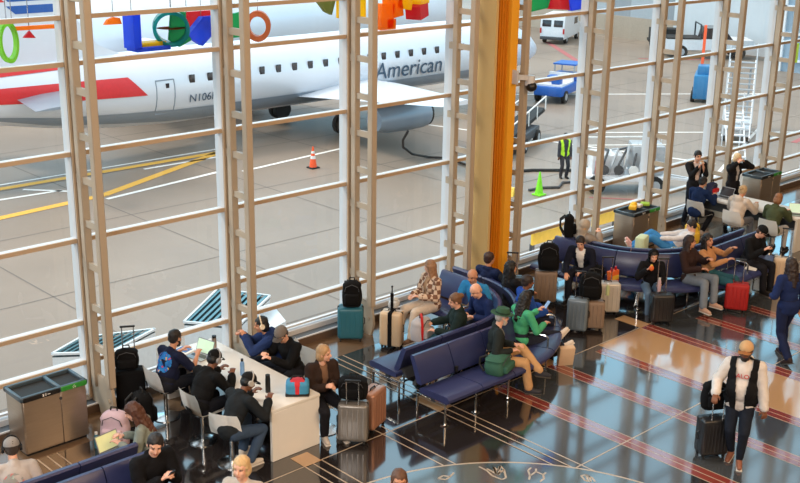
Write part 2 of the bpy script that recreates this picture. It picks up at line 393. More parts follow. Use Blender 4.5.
for px in (18.45, 19.35):
    d_.tube([(px, skin_y(px, zz, 0.01), zz) for zz in (-0.95, -0.6, -0.2, 0.2, 0.55)], 0.025)
d_.build('rear_door', mt_jgrey, jet)
MB().box((19.0, skin_y(19, 0.3, 0.0), 0.3), (0.16, 0.05, 0.2)).build('door_window', mt_pane, jet)
text('airline_lettering', 'American', 1.25, mt_letter, (33.6, skin_y(34, -0.3, 0.05), -0.30), (R(90+10), 0, 0), jet, 0.004)
text('registration_lettering', 'N106HQ', 0.52, mt_letter, (21.05, skin_y(23, -0.4, 0.04), -0.40), (R(90+13.5), 0, 0), jet, 0.004)
# fin with diagonal flag stripes
FO = 2.4
fin = [(8.2+FO, 0.9), (16.0+FO, 1.3), (14.2+FO, 2.1), (9.4+FO, 8.2), (6.2+FO, 8.2)]
MB().prism([(x, -0.14, z) for x, z in fin], (0, 0.28, 0)).build('tail_fin', mt_jet, jet)
def finx(z): # front, rear edge of the fin at height z
    fr = 14.2-(z-2.1)*(4.8/6.1) if z > 2.1 else 16-(z-1.3)*2.2
    return fr+FO, 8.2-(z-0.9)*(2.0/7.3)+FO
for n_, (z0, z1, mm) in enumerate(((3.62, 3.95, mt_jblue), (4.12, 4.5, mt_jblue), (4.12, 4.5, mt_jred), (4.9, 5.3, mt_jred), (5.6, 6.1, mt_jblue), (6.6, 7.1, mt_jred))):
    a0, b0 = finx(z0); a1, b1 = finx(z1); c0_, c1_ = (a0+b0)/2+0.4, (a1+b1)/2+0.2
    if mm is mt_jblue: q = [(a0-0.3, z0), (a1-0.25, z1), (c1_, z1), (c0_, z0)]
    else: q = [(c0_-0.15, z0), (c1_-0.15, z1), (b1, z1), (b0, z0)]
    MB().prism([(x, -0.155, z) for x, z in q], (0, 0.31, 0)).build('fin_stripe', mm, jet)
# tailplane and wing on the near side, and their far twins
def blade(name, root, tip, m, sgn):
    (xl, xt, y0, z0, t0), (xl1, xt1, y1, z1, t1) = root, tip
    def sec(xa, xb, y, z, t):
        return [V((xa, y*sgn, z)), V((xa-0.3*(xa-xb), y*sgn, z+t)), V((xa-0.65*(xa-xb), y*sgn, z+0.7*t)), V((xb, y*sgn, z)), V((xa-0.65*(xa-xb), y*sgn, z-0.3*t)), V((xa-0.3*(xa-xb), y*sgn, z-0.45*t))]
    MB().loft([sec(xl, xt, y0, z0, t0), sec(xl1, xt1, y1, z1, t1)]).build(name, m, jet, 25)
for sgn in (-1, 1):
    blade('wing', (33.0, 26.4, 1.2, -1.05, 0.42), (27.0, 25.0, 12.6, 0.25, 0.14), mt_jet, -sgn*-1)
    blade('tailplane', (15.4, 12.4, 0.9, 0.35, 0.2), (12.4, 11.0, 5.6, 0.7, 0.08), mt_jgrey, sgn)
    e_ = MB(); ey = sgn*6.6
    e_.lathe((0, 0, 0), [(0.52, -1.7), (0.66, -1.0), (0.70, 0.2), (0.68, 1.2), (0.60, 1.55), (0.54, 1.4)], 0, 28)
    bmesh.ops.transform(e_.bm, matrix=M.Translation((28.4, ey, -1.45)) @ M.Rotation(R(90), 4, 'Y'), verts=e_.bm.verts[:])
    en = e_.build('engine_nacelle', mt_jgrey, jet)
    MB().cyl((29.4, ey, -1.45), (29.98, ey, -1.45), 0.62, m=0, seg=24).build('intake', mt_dark, en)
    MB().prism([(27.2, ey-0.1, -0.9), (29.2, ey-0.1, -0.8), (28.6, ey-0.1, -0.45), (26.6, ey-0.1, -0.45)], (0, 0.2, 0)).build('pylon', mt_jgrey, en)
for gx, gy in ((28.3, -2.6), (28.3, 2.6), (42.3, 0)):
    lg = MB().cyl((gx, gy, -2.4), (gx, gy, -1.2), 0.09).build('landing_gear', mt_jgrey, jet)
    for s_ in (-0.2, 0.2): MB().cyl((gx, gy+s_-0.12, -2.45), (gx, gy+s_+0.12, -2.45), 0.5, seg=24).build('wheel', mt_dark, lg)
# white jet beyond it
far = thing('airplane', 'second white airplane standing beyond the lettered jet', 'airplane', (4, 46, -1.0))
fus([(x*1.3-8, r_*1.42, c_*1.25) for x, r_, c_ in PROF]).build('fuselage', mt_jet, far, 30)
MB().prism([(0, -0.2, 1), (9, -0.2, 1.4), (3, -0.2, 9), (-1, -0.2, 9)], (0, 0.4, 0)).build('tail_fin', mt_jblue, far)
for sg in (-1, 1): MB().prism([(28, 2*sg, -1), (19, 2*sg, -1), (16, 15*sg, 0.4), (18, 15*sg, 0.4)], (0, 0, 0.3)).build('wing', mt_jet, far)
for gx, gy in ((23, -2.6), (23, 2.6), (43, 0)):
    MB().cyl((gx, gy-0.25, -2.75), (gx, gy+0.25, -2.75), 0.55, seg=20).cyl((gx, gy, -2.65), (gx, gy, -1.4), 0.1).build('landing_gear', mt_dark, far)
# ------------------------------------------------------------------ things on the apron
mt_orange = mat('cone_orange', (255, 92, 40), 0.5, 0, 0.05); mt_lime = mat('lime_plastic', (130, 230, 30), 0.5, 0, 0.05)
mt_carblue = mat('vehicle_blue', (28, 92, 176), 0.4); mt_carwhite = mat('vehicle_white', (226, 226, 228), 0.35); mt_lightred = mat('tail_lamp_red', (190, 30, 30), 0.3)
mt_grey = mat('machine_grey', (168, 172, 176), 0.45, 0.2); mt_dgrey = mat('dark_grey_metal', (70, 72, 76), 0.5, 0.3); mt_yel = mat('safety_yellow', (232, 190, 60), 0.5)
def cone(loc, h, m, label, bands):
    t = thing('traffic_cone', label, 'cone', loc)
    MB().box((0, 0, 0.03), (0.42, 0.42, 0.06), bev=0.015).build('base', mt_dark if m is mt_orange else m, t)
    b = MB(); b.lathe((0, 0, 0), [(0.17, 0.05), (0.03, h)], 0)
    for z0, z1 in bands:
        r0, r1 = 0.17-0.14*(z0-0.05)/(h-0.05), 0.17-0.14*(z1-0.05)/(h-0.05)
        b.lathe((0, 0, 0), [(r0+0.004, z0), (r1+0.004, z1)], 1)
    b.build('cone_body', [m, mt_wpaint], t)
cone((22.7, 22.97, G), 0.95, mt_orange, 'orange traffic cone with white bands near the parked jet', ((0.42, 0.55), (0.66, 0.76)))
cone((26.78, 13.67, G), 0.95, mt_lime, 'lime green traffic cone beside the hose outside', ())
def wheels(t, xs, y, r, m=None, wd=0.22):
    for x in xs:
        for s_ in (-1, 1):
            wh = MB().cyl((x, s_*y-wd/2, r), (x, s_*y+wd/2, r), r, seg=20).build('wheel', mt_dark, t)
            MB().cyl((x, s_*(y+wd/2)-0.01, r), (x, s_*(y+wd/2)+0.01, r), r*0.55, seg=16).build('hub', mt_grey, wh)
# delivery van, rear towards the hall
v = thing('van', 'white van parked by the grey building seen from behind', 'van', (65.6, 44.2, G), R(24))
MB().loft([[V((x, y, z)) for x, z in ((-2.7, 0.4), (-2.75, 1.3), (-2.6, 2.2), (0.9, 2.25), (1.7, 1.5), (2.6, 1.2), (2.75, 0.5))] for y in (-0.98, -0.9, 0.9, 0.98)]).build('body', mt_carwhite, v)
for y in (-0.47, 0.47): MB().box((-2.70, y, 1.62), (0.06, 0.72, 0.52), bev=0.02, rot=M.Rotation(R(9), 4, 'Y')).build('rear_window', mt_pane, v)
for y in (-0.93, 0.93): MB().box((-2.74, y, 1.05), (0.08, 0.12, 0.4)).build('tail_lamp', mt_lightred, v)
for s_ in (-1, 1): MB().box((0.8, s_*0.97, 1.62), (1.0, 0.05, 0.5)).build('side_window', mt_pane, v)
MB().box((-2.8, 0, 0.48), (0.14, 1.9, 0.24), bev=0.03).build('bumper', mt_dgrey, v)
wheels(v, (-1.7, 1.7), 0.86, 0.36)
# baggage tug
v = thing('baggage_tug', 'blue baggage tug with open white deck on the apron', 'vehicle', (44.6, 27.2, G), R(20))
MB().box((0, 0, 0.7), (4.2, 1.7, 0.55), bev=0.08).box((1.3, 0, 1.1), (1.3, 1.6, 0.5), bev=0.08).build('body', mt_carblue, v)
MB().box((-0.8, 0, 1.02), (2.2, 1.5, 0.1)).box((0.2, 0, 1.25), (0.12, 1.5, 0.5)).build('deck', mt_carwhite, v)
MB().box((1.4, 0, 1.9), (1.5, 1.4, 0.08)).build('canopy', mt_carblue, v)
for a in (0.7, 2.0):
    for b in (-0.6, 0.6): MB().cyl((a, b, 1.2), (a, b, 1.9), 0.04).build('canopy_post', mt_grey, v)
for q, y in ((-1.4, -0.3), (-0.6, 0.25)): MB().box((q, y, 1.25), (0.6, 0.5, 0.36), bev=0.05).build('load_bin', mt_carblue, v)
wheels(v, (-1.4, 1.4), 0.8, 0.36)
# belt loader
v = thing('belt_loader', 'dark belt loader with white guard rail parked near the column', 'vehicle', at(517, 146, G), R(25))
MB().bar((-3.2, 0, 0.8), (3.2, 0, 1.25), 0.9, 0.18).build('belt', mt_dark, v)
MB().box((-0.3, 0, 0.6), (3.4, 1.4, 0.45), bev=0.06).build('chassis', mt_dgrey, v)
b = MB()
for s_ in (-1, 1):
    b.tube([(-3, s_*0.52, 0.9), (-3, s_*0.52, 1.5), (3, s_*0.52, 1.95), (3, s_*0.52, 1.3)], 0.035)
    for q in (-1.5, 0, 1.5): b.cyl((q, s_*0.52, 1.0), (q, s_*0.52, 1.7), 0.025)
b.build('guard_rail', mt_wpaint, v)
wheels(v, (-1.3, 0.9), 0.7, 0.34)
# ground power machine (crowded with pipes)
v = thing('ground_support_machine', 'grey air start machine full of pipes with red bottle on wheels', 'machine', at(621, 189, G), R(-44)); v.scale = (0.98,)*3
MB().box((0, 0, 0.62), (3.4, 1.7, 0.22), bev=0.03).build('trailer_deck', mt_carwhite, v)
MB().box((0.95, 0.1, 1.35), (1.3, 1.3, 1.2), bev=0.06).build('engine_cover', mt_grey, v)
MB().box((-0.7, 0.1, 1.15), (1.3, 1.2, 0.8), bev=0.05).build('tank', mt_carwhite, v)
random.seed(3)
for q in range(9):
    x0 = -1.3+0.3*q; MB().tube([(x0, -0.75, 0.8), (x0+0.1, -0.8, 1.2+0.3*random.random()), (x0+0.5*random.random(), -0.3, 1.7+0.3*random.random()), (x0+0.3, 0.4, 1.6)], 0.05).build('pipe', mt_dgrey if q % 2 else mt_grey, v)
for q in (-0.9, -0.3, 0.3): MB().cyl((q, -0.86, 1.0), (q, -0.78, 1.0), 0.2, seg=18).build('gauge', mt_dgrey if q < 0 else mt_wpaint, v)
MB().cap((-1.15, -0.85, 0.85), (-1.15, -0.85, 1.35), 0.13).build('red_bottle', mt_lightred, v)
for s_ in (-0.8, 0.8): MB().tube([(-1.7, s_, 0.7), (-1.7, s_, 2.0), (1.7, s_, 2.1), (1.7, s_, 0.7)], 0.035).build('frame_rail', mt_wpaint, v)
wheels(v, (-1.2, 1.2), 0.85, 0.38)
tb = MB().bar((1.8, -0.3, 0.6), (3.6, 0, 0.35), 0.1, 0.1).bar((1.8, 0.3, 0.6), (3.6, 0, 0.35), 0.1, 0.1).build('tow_bar', mt_carwhite, v)
# hoses
mt_hose = mat('hose_black', (26, 26, 28), 0.6)
tag(MB().tube([(27.3, 16.2, G+0.06), (28.5, 16.9, G+0.06), (29.6, 16.4, G+0.06), (31, 15.2, G+0.06), (32.0, 14.9, G+0.1)], 0.07).build('ground_hose', mt_hose), 'black hose lying across the concrete by the lime cone', 'hose')
tag(MB().tube([at(408, 131, -2.2), at(403, 140, -2.7), at(403, 147, -3.3), at(412, 154, -3.9), at(428, 157, G+0.07), at(446, 158, G+0.07), at(470, 166, G+0.07)], 0.055).build('fuel_hose', mt_hose), 'black hose hanging from under the jet wing to the ground', 'hose')
tag(MB().tube([(26.9, 14.3, G+0.05), (27.6, 14.2, G+0.05), (28.2, 13.8, G+0.05), (28.9, 14.2, G+0.05), (29.5, 13.9, G+0.05)], 0.06).build('ground_hose', mt_dgrey), 'coiled grey hose end beside the lime green cone', 'hose')
t = thing('wheel_chock', 'yellow wheel chock lying left of the lime green cone', 'chock', (25.9, 14.4, G), R(30))
MB().prism([(-0.3, -0.15, 0), (0.3, -0.15, 0), (0.1, -0.15, 0.3), (-0.1, -0.15, 0.3)], (0, 0.3, 0)).build('block', mt_yel, t)
# scissor lift, pickup, boarding stairs
v = thing('work_lift', 'blue work lift with orange arms folded up on the apron', 'lift', (50.9, 21.3, G), R(30))
MB().box((0, 0, 0.9), (2.2, 1.5, 1.4), bev=0.08).box((-0.3, 0, 1.8), (1.0, 1.2, 0.6), bev=0.06).build('body', mat('lift_blue', (40, 120, 170), 0.4), v)
for s_ in (-0.4, 0.4): MB().bar((0.1, s_, 1.5), (0.35, s_, 4.3), 0.16, 0.2).bar((0.35, s_, 4.3), (0.9, s_, 1.6), 0.12, 0.16).build('arm', mt_orange, v)
wheels(v, (-0.7, 0.7), 0.75, 0.32)
v = thing('pickup_truck', 'white pickup truck with black headboard by the pale wall', 'truck', at(707, 57, G), R(-46)); v.scale = (1.2,)*3
MB().loft([[V((x, y, z)) for x, z in ((-2.8, 0.5), (-2.8, 1.15), (-0.5, 1.15), (-0.45, 1.2), (2.5, 1.15), (2.75, 0.6))] for y in (-0.95, -0.9, 0.9, 0.95)]).build('body', mt_carwhite, v)
MB().loft([[V((x, y, z)) for x, z in ((-0.5, 1.15), (-0.35, 1.85), (0.7, 1.85), (1.3, 1.15))] for y in (-0.85, 0.85)]).build('cab', mt_pane, v)
MB().box((-1.65, 0, 1.2), (2.1, 1.7, 0.08)).build('bed', mt_dark, v)
MB().tube([(-0.7, -0.85, 1.2), (-0.7, -0.85, 2.05), (-0.7, 0.85, 2.05), (-0.7, 0.85, 1.2)], 0.05).build('ladder_rack', mt_dgrey, v)
wheels(v, (-1.8, 1.7), 0.85, 0.4)
v = thing('baggage_cart', 'dark baggage cart standing left of the white pickup', 'cart', at(664, 49, G), R(-50))
MB().box((0, 0, 0.7), (2.6, 1.5, 0.16)).box((0, 0, 1.2), (2.4, 1.4, 0.8)).build('body', mt_dark, v); wheels(v, (-0.8, 0.8), 0.7, 0.3)
v = thing('boarding_stairs', 'white mobile boarding stairs with handrails on the apron', 'stairs', (43.0, 14.6, G), R(30)); v.scale = (0.85,)*3
b = MB()
for s_ in (-0.75, 0.75): b.bar((-2.5, s_, 0.4), (3.4, s_, 4.0), 0.08, 0.25)
b.build('stringer', mt_carwhite, v)
for q in range(14):
    tt = q/13.0; MB().box((-2.3+5.5*tt, 0, 0.55+3.4*tt), (0.34, 1.5, 0.05)).build('tread', mt_grey, v)
for s_ in (-0.78, 0.78):
    b = MB().tube([(-2.5, s_, 1.3), (3.4, s_, 5.0), (3.9, s_, 5.0)], 0.04)
    for q in range(7): b.cyl((-2.4+0.95*q, s_, 0.5+0.58*q), (-2.4+0.95*q, s_, 1.38+0.595*q), 0.025)
    b.build('handrail', mt_grey, v)
MB().box((0.6, 0, 0.6), (4.6, 1.5, 0.3), bev=0.04).build('chassis', mt_carwhite, v)
MB().bar((2.9, 0.5, 0.6), (2.9, 0.5, 3.6), 0.12, 0.12).bar((2.9, -0.5, 0.6), (2.9, -0.5, 3.6), 0.12, 0.12).build('support_leg', mt_grey, v)
wheels(v, (-1.2, 2.2), 0.7, 0.36)
v = thing('step_ladder', 'small white rolling steps at the foot of the boarding stairs', 'steps', (38.6, 12.1, G), R(40))
for s_ in (-0.4, 0.4): MB().bar((-1, s_, 0.1), (0.9, s_, 2.1), 0.06, 0.1).bar((0.9, s_, 0), (0.9, s_, 2.9), 0.05, 0.05).build('side_rail', mt_carwhite, v)
for q in range(7): MB().box((-0.85+0.27*q, 0, 0.28+0.28*q), (0.24, 0.8, 0.04)).build('step', mt_carwhite, v)
# slatted roof units standing right outside the glass
mt_slat = mat('teal_slat', (66, 112, 122), 0.35, 0.2, 0.1); mt_gap = mat('slat_gap', (44, 62, 68), 0.7); mt_skirt = mat('pale_unit_paint', (206, 212, 216), 0.4)
def roof_unit(name, label, c4, h, n, skirt):
    pts = [V(p) for p in c4]; o = pts[0].copy(); o.z = G
    t = thing(name, label, 'roof unit', o)
    P = [p-V((o.x, o.y, 0)) for p in pts]
    lo = [V((p.x, p.y, 0)) for p in P]; hi = [V((p.x, p.y, h)) for p in P]
    MB().prism(lo, (0, 0, h-0.25)).build('housing', skirt, t)
    MB().prism([V((p.x, p.y, h-0.25)) for p in P], (0, 0, 0.17)).build('rim', mt_skirt, t)
    b = MB(); b.prism([V((p.x, p.y, h-0.08))*1 for p in P], (0, 0, 0.02), 1)
    for k in range(n):
        u0, u1 = (k+0.1)/n, (k+0.72)/n
        A = hi[0].lerp(hi[3], u0); B = hi[0].lerp(hi[3], u1); A2 = hi[1].lerp(hi[2], u0); B2 = hi[1].lerp(hi[2], u1)
        b.prism([A-V((0, 0, 0.02)), A2-V((0, 0, 0.02)), B2, B], (0, 0, 0.02), 0)
    b.build('slatted_top', [mt_slat, mt_gap], t)
    e_ = MB()
    for a_, b_ in ((0, 1), (1, 2), (2, 3), (3, 0)): e_.bar(hi[a_], hi[b_], 0.05, 0.05)
    e_.build('edge_trim', mt_skirt, t)
zz = -2.0
roof_unit('louvre_unit', 'slatted teal louvre unit outside the glass behind the tall bin', [at(52, 354, zz), at(80, 338, zz), at(155, 329, zz), at(112, 352, zz)], zz-G, 9, mt_skirt)
roof_unit('louvre_unit', 'slatted teal louvre unit outside the glass behind the white table', [at(184, 322, zz), at(218, 289, zz), at(270, 296, zz), at(238, 326, zz)], zz-G, 9, mt_skirt)
t = tag(MB().prism([at(q[0], q[1], -2.3) for q in ((262, 311), (274, 306), (286, 321), (268, 331), (248, 329))], (0, 0, -1.8)).build('equipment_cabinet', mt_skirt), 'plain white cabinet outside behind the reclining headphone wearer', 'cabinet')
# yellow guard rail outside, right of the column
t = thing('guard_rail', 'yellow guard boards on posts outside the glass right of the column', 'guard rail', (12.2, 0.9, 0))
MB().box((-0.6, 0, 0.14), (1.0, 0.06, 0.26)).build('board', mt_yel, t); MB().box((1.6, 0, 0.14), (1.1, 0.06, 0.26)).build('board', mt_yel, t)
for q in (-1.0, -0.2, 1.2, 2): MB().box((q, 0.07, -2.1), (0.08, 0.08, 4.2)).build('post', mt_dgrey, t)

# ------------------------------------------------------------------ buildings across the apron
mt_corr = mat('corrugated_wall', (142, 146, 150), 0.6, 0, 0.15, 1.2, stretch=(1, 12, 0.2)); mt_pale = mat('pale_wall', (204, 206, 208), 0.7, 0, 0.08, 0.6)
mt_facade = mat('glazed_facade', (150, 170, 186), 0.25, 0.2, 0.25, 0.4)
bd = thing('cargo_building', 'grey corrugated building behind the white van', 'building', (76, 47, G))
MB().box((0, 0, 6), (10, 20, 12)).build('wall', mt_corr, bd); MB().box((-5.05, 0, 0.9), (0.2, 20, 1.8)).build('plinth', mat('plinth_tan', (168, 150, 132), 0.7), bd)
for q in (-7, -2.5, 2.5, 7): MB().box((-5.05, q, 3.6), (0.12, 2.6, 3.6)).build('shutter_door', mt_grey, bd)
bd = thing('hangar_building', 'pale building behind the white pickup truck', 'building', (75.4, 31, G))
MB().box((0, 0, 6), (10, 11.6, 12)).build('wall', mt_pale, bd); MB().box((-5.05, -1, 5), (0.1, 1.6, 0.8)).build('vent', mt_grey, bd)
bd = thing('glazed_terminal', 'glazed terminal building with white mullions beyond the right panes', 'building', (70, 14, G))
MB().box((0, 0, 6), (10, 22, 12)).build('facade', mt_facade, bd)
for q in range(12): MB().box((-5.05, -10.5+1.9*q, 6), (0.2, 0.16, 12)).build('mullion', mt_carwhite, bd)
for q in range(7): MB().box((-5.05, 0, 0.8+1.8*q), (0.2, 22, 0.14)).build('transom', mt_carwhite, bd)

# ------------------------------------------------------------------ coloured glass pieces hung outside the top panes
cg = stained
g_blue = cg('blue_glass', (0.05, 0.16, 0.85)); g_teal = cg('teal_glass', (0.02, 0.42, 0.42)); g_green = cg('green_glass', (0.05, 0.5, 0.2)); g_red = cg('red_glass', (0.75, 0.04, 0.06))
g_yel = cg('yellow_glass', (0.98, 0.68, 0.02)); g_or = cg('orange_glass', (1.0, 0.35, 0.02)); g_brown = cg('amber_glass', (0.72, 0.26, 0.1)); g_lime = cg('lime_glass', (0.4, 0.75, 0.1))
AYY = 0.42
def aty(px, py, y):
    d = _fw + _r*((px-400)/FPX) + _u*((241.5-py)/FPX); return CAM + d*((y-CAM.y)/d.y)
def wire(b, p, m=0):
    b.cyl(p, (p[0], p[1], TOP), 0.006, m=m, seg=6)
def ring(name, label, px, py, rx, rz, depth, th, m, m2=None, rot=0):
    c_ = aty(px, py, AYY); t = thing(name, label, 'glass artwork', c_, rot, 'coloured glass pieces hung at the window')
    n = 36; b = MB(); rs = []
    prof_ = [(1, -depth/2), (1, depth/2), (1-th, depth/2), (1-th, -depth/2)]
    rs = [[V((rx*k_*cos(2*pi*q/n), y, rz*k_*sin(2*pi*q/n))) for k_, y in prof_] for q in range(n)]
    b.loft(rs+[rs[0]], 0, caps=False); b.build('ring', m, t)
    if m2: MB().lathe((0, 0, 0), [(0.01, 0), (rx*(1-th), 0.0)], 0, 24).build('disc', m2, t)
    w_ = MB(); wire(w_, (0, 0, rz)); w_.build('hanger', mt_chrome, t)
    return t
def slab(name, label, pts, th, m, y=AYY):
    P = [aty(a, b, y) for a, b in pts]; c_ = sum(P, V())/len(P)
    t = thing(name, label, 'glass artwork', c_, 0, 'coloured glass pieces hung at the window')
    MB().prism([p-c_ for p in P], (0, th, 0)).build('pane', m, t)
    w_ = MB(); tp = max(P, key=lambda p: p.z)-c_; wire(w_, (tp.x, tp.y+th/2, tp.z-0.01)); w_.build('hanger', mt_chrome, t)
    return t
ring('glass_ring', 'green and yellow glass ring hanging at the far left pane', 8, 42, 0.13, 0.28, 0.12, 0.22, g_lime)
slab('glass_bar', 'yellow orange glass bar beside the green ring', [(13, 27), (62, 24), (62, 28), (13, 31)], 0.06, g_or)
slab('glass_shard', 'red glass shard under the yellow bar', [(24, 38), (30, 31), (36, 38)], 0.05, g_red)
slab('glass_half_disc', 'orange glass half disc left of the blue frame', [(105, 25), (108, 20), (114, 17), (120, 18), (122, 24)], 0.06, g_or)
t = thing('glass_box', 'blue open box frame of glass beside the teal ring', 'glass artwork', aty(148, 32, AYY), 0, 'coloured glass pieces hung at the window')
b = MB(); b.box((-0.26, 0, 0.04), (0.12, 0.3, 0.52)); b.box((0.0, 0, -0.23), (0.56, 0.3, 0.06)); b.build('blue_side', g_blue, t)
MB().box((0.05, 0.02, -0.17), (0.4, 0.2, 0.06)).build('amber_base', g_yel, t); w_ = MB(); wire(w_, (-0.26, 0, 0.28)); w_.build('hanger', mt_chrome, t)
ring('glass_ring', 'large teal glass ring with dark amber centre', 171, 28, 0.27, 0.26, 0.34, 0.2, g_teal, g_brown, R(-30))
slab('glass_shard', 'green glass strip crossing the teal ring', [(172, 12), (186, 12), (186, 30), (192, 40), (180, 47), (170, 40)], 0.06, g_green)
slab('glass_triangle', 'red glass triangle behind the blue slab', [(187, 12), (216, 10), (216, 36), (200, 24), (188, 34)], 0.05, g_red, 0.62)
slab('glass_slab', 'blue tilted glass slab right of the teal ring', [(188, 36), (203, 17), (217, 16), (217, 30), (203, 46)], 0.12, g_blue)
slab('glass_strip', 'green glass strip seen between the two post chords', [(232, 14), (242, 12), (242, 37), (232, 38)], 0.06, g_green)
ring('glass_ring', 'orange brown glass ring hanging alone', 258, 26, 0.2, 0.24, 0.16, 0.36, g_brown, None, R(-40))
slab('glass_shard', 'olive glass shard left of the yellow pane', [(314, -4), (337, -4), (332, 15), (326, 12)], 0.08, cg('olive_glass', (0.3, 0.3, 0.08)))
slab('glass_sheet', 'large flat yellow glass pane behind a post', [(338, -8), (366, -8), (366, 24), (338, 18)], 0.05, g_yel)
t = thing('glass_cluster', 'orange cluster of glass blocks right of a post', 'glass artwork', aty(392, 10, AYY), 0, 'coloured glass pieces hung at the window')
for (bx, bz, sx_, sz_, rr) in ((-0.22, -0.08, 0.3, 0.4, 4), (0.02, 0.06, 0.24, 0.34, -8), (-0.12, -0.24, 0.2, 0.2, 0), (0.2, 0.12, 0.34, 0.2, 12)):
    MB().box((bx, 0, bz), (sx_, 0.26, sz_), rot=M.Rotation(R(rr), 4, 'Y')).build('block', g_or if bx < 0.1 else g_yel, t)
w_ = MB(); wire(w_, (0, 0, 0.2)); w_.build('hanger', mt_chrome, t)
t = thing('glass_cube', 'red and yellow glass cube right of the orange cluster', 'glass artwork', aty(417, 9, AYY), R(20), 'coloured glass pieces hung at the window')
MB().box((0, 0, -0.03), (0.32, 0.3, 0.24), rot=M.Rotation(R(-10), 4, 'Y')).build('red_block', g_red, t); MB().box((0.02, 0, 0.16), (0.34, 0.3, 0.12)).build('yellow_block', g_yel, t)
w_ = MB(); wire(w_, (0, 0, 0.2)); w_.build('hanger', mt_chrome, t)
slab('glass_shard', 'green glass shard right of the yellow column', [(532, -6), (552, -6), (548, 8), (531, 12)], 0.1, g_green)
slab('glass_shard', 'dark red glass shard between green and blue shards', [(552, -6), (568, -6), (570, 10), (549, 9)], 0.1, g_red)
slab('glass_shard', 'blue glass shard right of the dark red shard', [(568, -6), (582, -6), (582, 9), (572, 11)], 0.1, g_blue)
t = thing('hanging_sign', 'lime yellow strip sign hanging at the far right panes', 'sign', aty(796, 53, 0.6))
MB().box((0, 0, 0), (0.16, 0.05, 0.52)).build('panel', mat('lime_sign', (196, 230, 20), 0.5), t); w_ = MB(); wire(w_, (0, 0, 0.25)); w_.build('hanger', mt_chrome, t)
# ------------------------------------------------------------------ curved beam seating
mt_seat = mat('seat_vinyl', (50, 57, 98), 0.32, 0, 0.14, 6, 0.08, 80); mt_seatedge = mat('seat_piping', (30, 34, 62), 0.45)
def path(s):
    if s < 1.9: return V((3.2+s, -3.16, 0)), V((0, -1, 0))
    if s < 4.43:
        a = -pi/2+(s-1.9)/1.61; n = V((cos(a), sin(a), 0)); return V((5.1, -1.55, 0))+n*1.61, n
    return V((6.71, -1.55+s-4.43, 0)), V((1, 0, 0))
def sweep(b, sec, s0, s1, sg, fx, m=0):
    n = 2 if (s1 <= 1.9 or s0 >= 4.43) else 7
    rs = []
    for k in range(n):
        p, nn = path(s0+(s1-s0)*k/(n-1)); rs.append([fx(p+nn*sg*d+V((0, 0, z))) for d, z in sec])
    b.loft(rs, m)
SEAT = [(0.30, 0.385), (0.34, 0.375), (0.86, 0.375), (0.905, 0.40), (0.91, 0.445), (0.87, 0.48), (0.80, 0.487), (0.36, 0.468), (0.30, 0.44)]
BACK = [(0.27, 0.50), (0.33, 0.495), (0.345, 0.53), (0.185, 0.885), (0.165, 0.91), (0.115, 0.91), (0.095, 0.885), (0.235, 0.52)]
OUTER = [(0.25, 0.97), (0.97, 1.69), (1.69, 2.5), (2.5, 3.15), (3.15, 3.8), (3.8, 4.43), (4.43, 5.15)]
INNER = [(0.34, 1.12), (1.12, 1.9), (1.9, 2.74), (2.74, 3.58), (3.58, 4.43), (4.43, 5.15)]
def bench(label, fx, loc, skip=0):
    t = thing('beam_seating', label, 'seating', loc, 0, 'curved airport seating')
    L = V(loc)
    g = lambda p: fx(p)-L
    for rows, sg in ((OUTER, 1), (INNER[skip:], -1)):
        for s0, s1 in rows:
            b = MB(); sweep(b, SEAT, s0+0.008, s1-0.008, sg, g); b.build('seat', mt_seat, t, 50)
            b = MB(); sweep(b, BACK, s0+0.008, s1-0.008, sg, g); b.build('backrest', mt_seat, t, 50)
        b = MB(); sweep(b, [(0.5, 0.30), (0.58, 0.30), (0.58, 0.37), (0.5, 0.37)], rows[0][0]+0.05, 5.1, sg, g)
        sweep(b, [(0.10, 0.42), (0.16, 0.42), (0.24, 0.55), (0.18, 0.55)], rows[0][0]+0.05, 5.1, sg, g)
        b.build('beam', mt_dgrey, t)
    for s in (0.32, 0.97, 1.69, 2.5, 3.4, 4.3, 5.05):
        for sg in (1, -1):
            b = MB(); p, n = path(s); A = g(p+n*sg*0.78); B = g(p+n*sg*0.2)
            b.tube([A+V((0, 0, 0.0)), A+V((0, 0, 0.33)), B+V((0, 0, 0.33)), B+V((0, 0, 0))], 0.02)
            b.box(A+V((0, 0, 0.01)), (0.09, 0.09, 0.02)); b.build('leg', mt_chrome, t)
    for s, sg in ((1.69, 1), (2.5, 1), (3.15, 1), (4.43, 1), (1.9, -1), (3.58, -1)):
        p, n = path(s); b = MB(); P_ = lambda d, z: g(p+n*sg*d+V((0, 0, z)))
        b.tube([P_(0.36, 0.45), P_(0.34, 0.66), P_(0.40, 0.69), P_(0.74, 0.69), P_(0.79, 0.66), P_(0.79, 0.42)], 0.018); b.build('armrest', mt_chrome, t)
    for sg, rows in ((1, OUTER), (-1, INNER)):
        for s0, s1 in rows[1:2]:
            b = MB(); p, n = path(s0); b.box(g(p+n*sg*0.36+V((0, 0, 0.56))), (0.05, 0.05, 0.10), bev=0.012); b.build('power_outlet', mt_blackp, t)
    return t
bench('curved navy seating where the man in the green hat sits', lambda p: p.copy(), (5.1, -2.9, 0))
bench('curved navy seating under the hooded child and the suited man', lambda p: V((16.6-p.x, p.y, p.z)), (11.5, -2.9, 0))
bench('navy seating row at the bottom corner behind the man in black', lambda p: V((2.6-p.x, p.y, p.z)), (-2.5, -2.9, 0))

